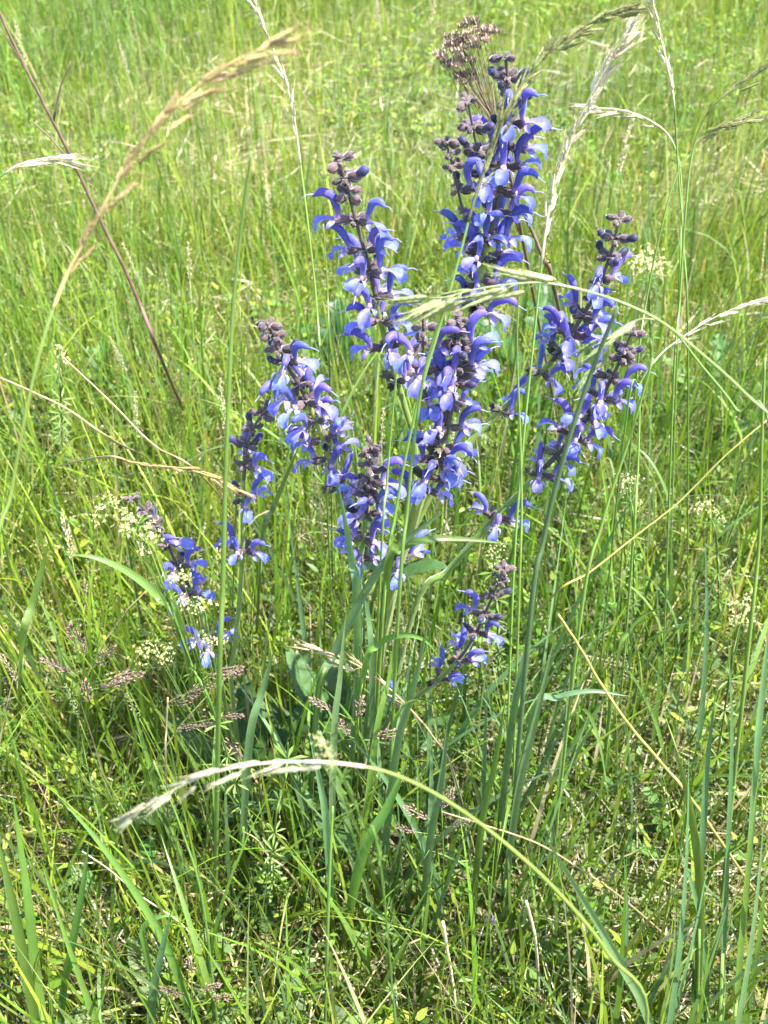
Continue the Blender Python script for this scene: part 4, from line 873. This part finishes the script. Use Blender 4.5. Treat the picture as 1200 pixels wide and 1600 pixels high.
culm('tall upright culm standing through the slanting sage stems', [(812, 420, .58), (808, 540, .58), (812, 660, .575), (815, 800, .565), (810, 960, .55)], (800, 1380), (.0005, .0012), 'culm', 1, 53)
culm('blue-green stout culm crossing the lower slanting sage stem', [(965, 480, .50), (925, 580, .50), (885, 700, .495), (850, 840, .49), (825, 1000, .48)], (790, 1450), (.0012, .0020), 'blade_blue', 1, 54)
culm('green culm leaning across the lower sage tip', [(1020, 560, .52), (985, 680, .52), (940, 820, .51), (905, 980, .50)], (860, 1400), (.0007, .0014), 'culm', 1, 55)
culm('bright culm standing in front of the blurred bedstraw beside the dark lobed leaf', [(375, 480, .70), (378, 620, .69), (370, 760, .68)], (355, 1080), (.0005, .0010), 'culm', 1, 56)
culm('thin straight culm left of the curved violet sage tip', [(505, 350, .72), (512, 460, .71), (515, 600, .70)], (520, 960), (.0005, .0010), 'culm', 1, 57)
culm('pale green culm standing alone below the brown slanting straw', [(1000, 620, .62), (996, 740, .615), (988, 860, .61)], (972, 1110), (.0007, .0013), 'culm', 1, 58)
culm('stout bright culm with swollen nodes beside the cream bedstraw mass', [(1195, 560, .55), (1190, 700, .54), (1185, 860, .53), (1165, 1050, .51)], (1130, 1440), (.0008, .0018), 'culm', 1, 59)
culm('stout green culm rising past the curved dead leaf', [(520, 1260, .40), (516, 1340, .39), (512, 1450, .38)], (505, 1640), (.0009, .0016), 'culm', 1, 60)
culm('near green culm leaning past the grey brittle twig', [(240, 1190, .40), (285, 1300, .385), (320, 1430, .37)], (345, 1680), (.0006, .0013), 'culm', 1, 61)

# ------------------------------------------------------------------ many meadow stalks: build a few kinds, copy each with its parts
def proto(seed, H, headset=None):
    rs = random.Random(seed); parts = []
    lean = rs.uniform(.02, .14); a = rs.uniform(0, 6.28); P = [Vector((math.cos(a) * lean * H * t ** 2, math.sin(a) * lean * H * t ** 2, H * t * (1 - .02 * t))) for t in [k / 9 for k in range(10)]]
    P[0].z = -.01
    parts.append(('stem', mesh_from(*tube(P, (.0012, .0005), 5), M['culm'], 'stem'), Matrix()))
    for k in range(rs.choice((1, 2))):
        s = rs.uniform(.15, .65); p, T = path_at(P, s)
        parts.append(('blade', blade_mesh(rs.uniform(.07, .17), rs.uniform(.002, .0042), rs.uniform(0, 6.28), rs.uniform(.1, .45), rs.uniform(.2, 1.2), M['blade'], 8, .3, rs.uniform(-1, 1)), Matrix.Translation(p)))
    if headset:
        T = tangent(P, 9); parts.append(('seed_head', rs.choice(headset), frame(P[9] - T * .002, T.orthogonal(), T, rs.uniform(.7, 1.1))))
    return parts
KINDS = {
    'plain': ([proto(200 + i, .42) for i in range(5)], 'slender headless green grass stalk', 'headless green stalks'),
    'pale': ([proto(220 + i, .46, GREENH) for i in range(4)], 'grass stalk with narrow pale green head', 'pale green headed stalks'),
    'olive': ([proto(240 + i, .46, OLIVEH) for i in range(3)], 'grass stalk with narrow dark olive head', 'olive headed stalks'),
    'straw': ([proto(260 + i, .48, STRAWH) for i in range(3)], 'grass stalk with narrow bleached straw head', 'straw headed stalks')}
rs = random.Random(17)
MARKS = [((290, 660), 'near the foot of the brown dead stem'), ((150, 720), 'among the pale green feathery leaves'), ((880, 690), 'near the foot of the dead brown umbel'), ((1120, 655), 'among the bright green feathery leaves'),
         ((520, 640), 'near the dark lobed leaf tuft'), ((560, 1150), 'around the sage clump'), ((285, 1560), 'near the downy broad-leaved plant'), ((1040, 1440), 'near the bare thatch patch'), ((250, 1220), 'around the cream flowered bedstraw'),
         ((1080, 1000), 'near the brown slanting straw'), ((800, 1400), 'near the bleached broken straw'), ((100, 1000), 'near the pale feathery grass head'), ((150, 330), 'behind the golden arching grass head'), ((480, 330), 'behind the widely spaced sage flower pairs'),
         ((800, 330), 'behind the tallest sage spike'), ((1080, 330), 'behind the slanting sage tips')]
for kind, count in (('plain', 150), ('pale', 38), ('olive', 20), ('straw', 34)):
    protos, label, group = KINDS[kind]
    for i in range(count):
        py = rs.choice((rs.uniform(250, 1500), rs.uniform(150, 1000))); px = rs.uniform(-60, 1260)
        if 330 < px < 900 and py > 1150 and rs.random() < .5: px = rs.choice((rs.uniform(0, 330), rs.uniform(900, 1200)))
        B = ground(px, py); wh = min(MARKS, key=lambda m: math.dist(m[0], (px, py)))[1]
        r = thing('grass_stalk', label + ' ' + wh, 'grass stalk', B, group + ' ' + wh)
        hs = (.45 + .5 * min(1, B.y / 1.6)) * rs.uniform(.75, 1.1)
        if B.y < .8: hs = min(hs, .75)
        r.rotation_euler = (rs.gauss(0, .10), rs.gauss(0, .10), rs.uniform(0, 6.28)); r.scale = (hs,) * 3
        for (nm, me, mw) in rs.choice(protos): link(nm, me, r, mw)
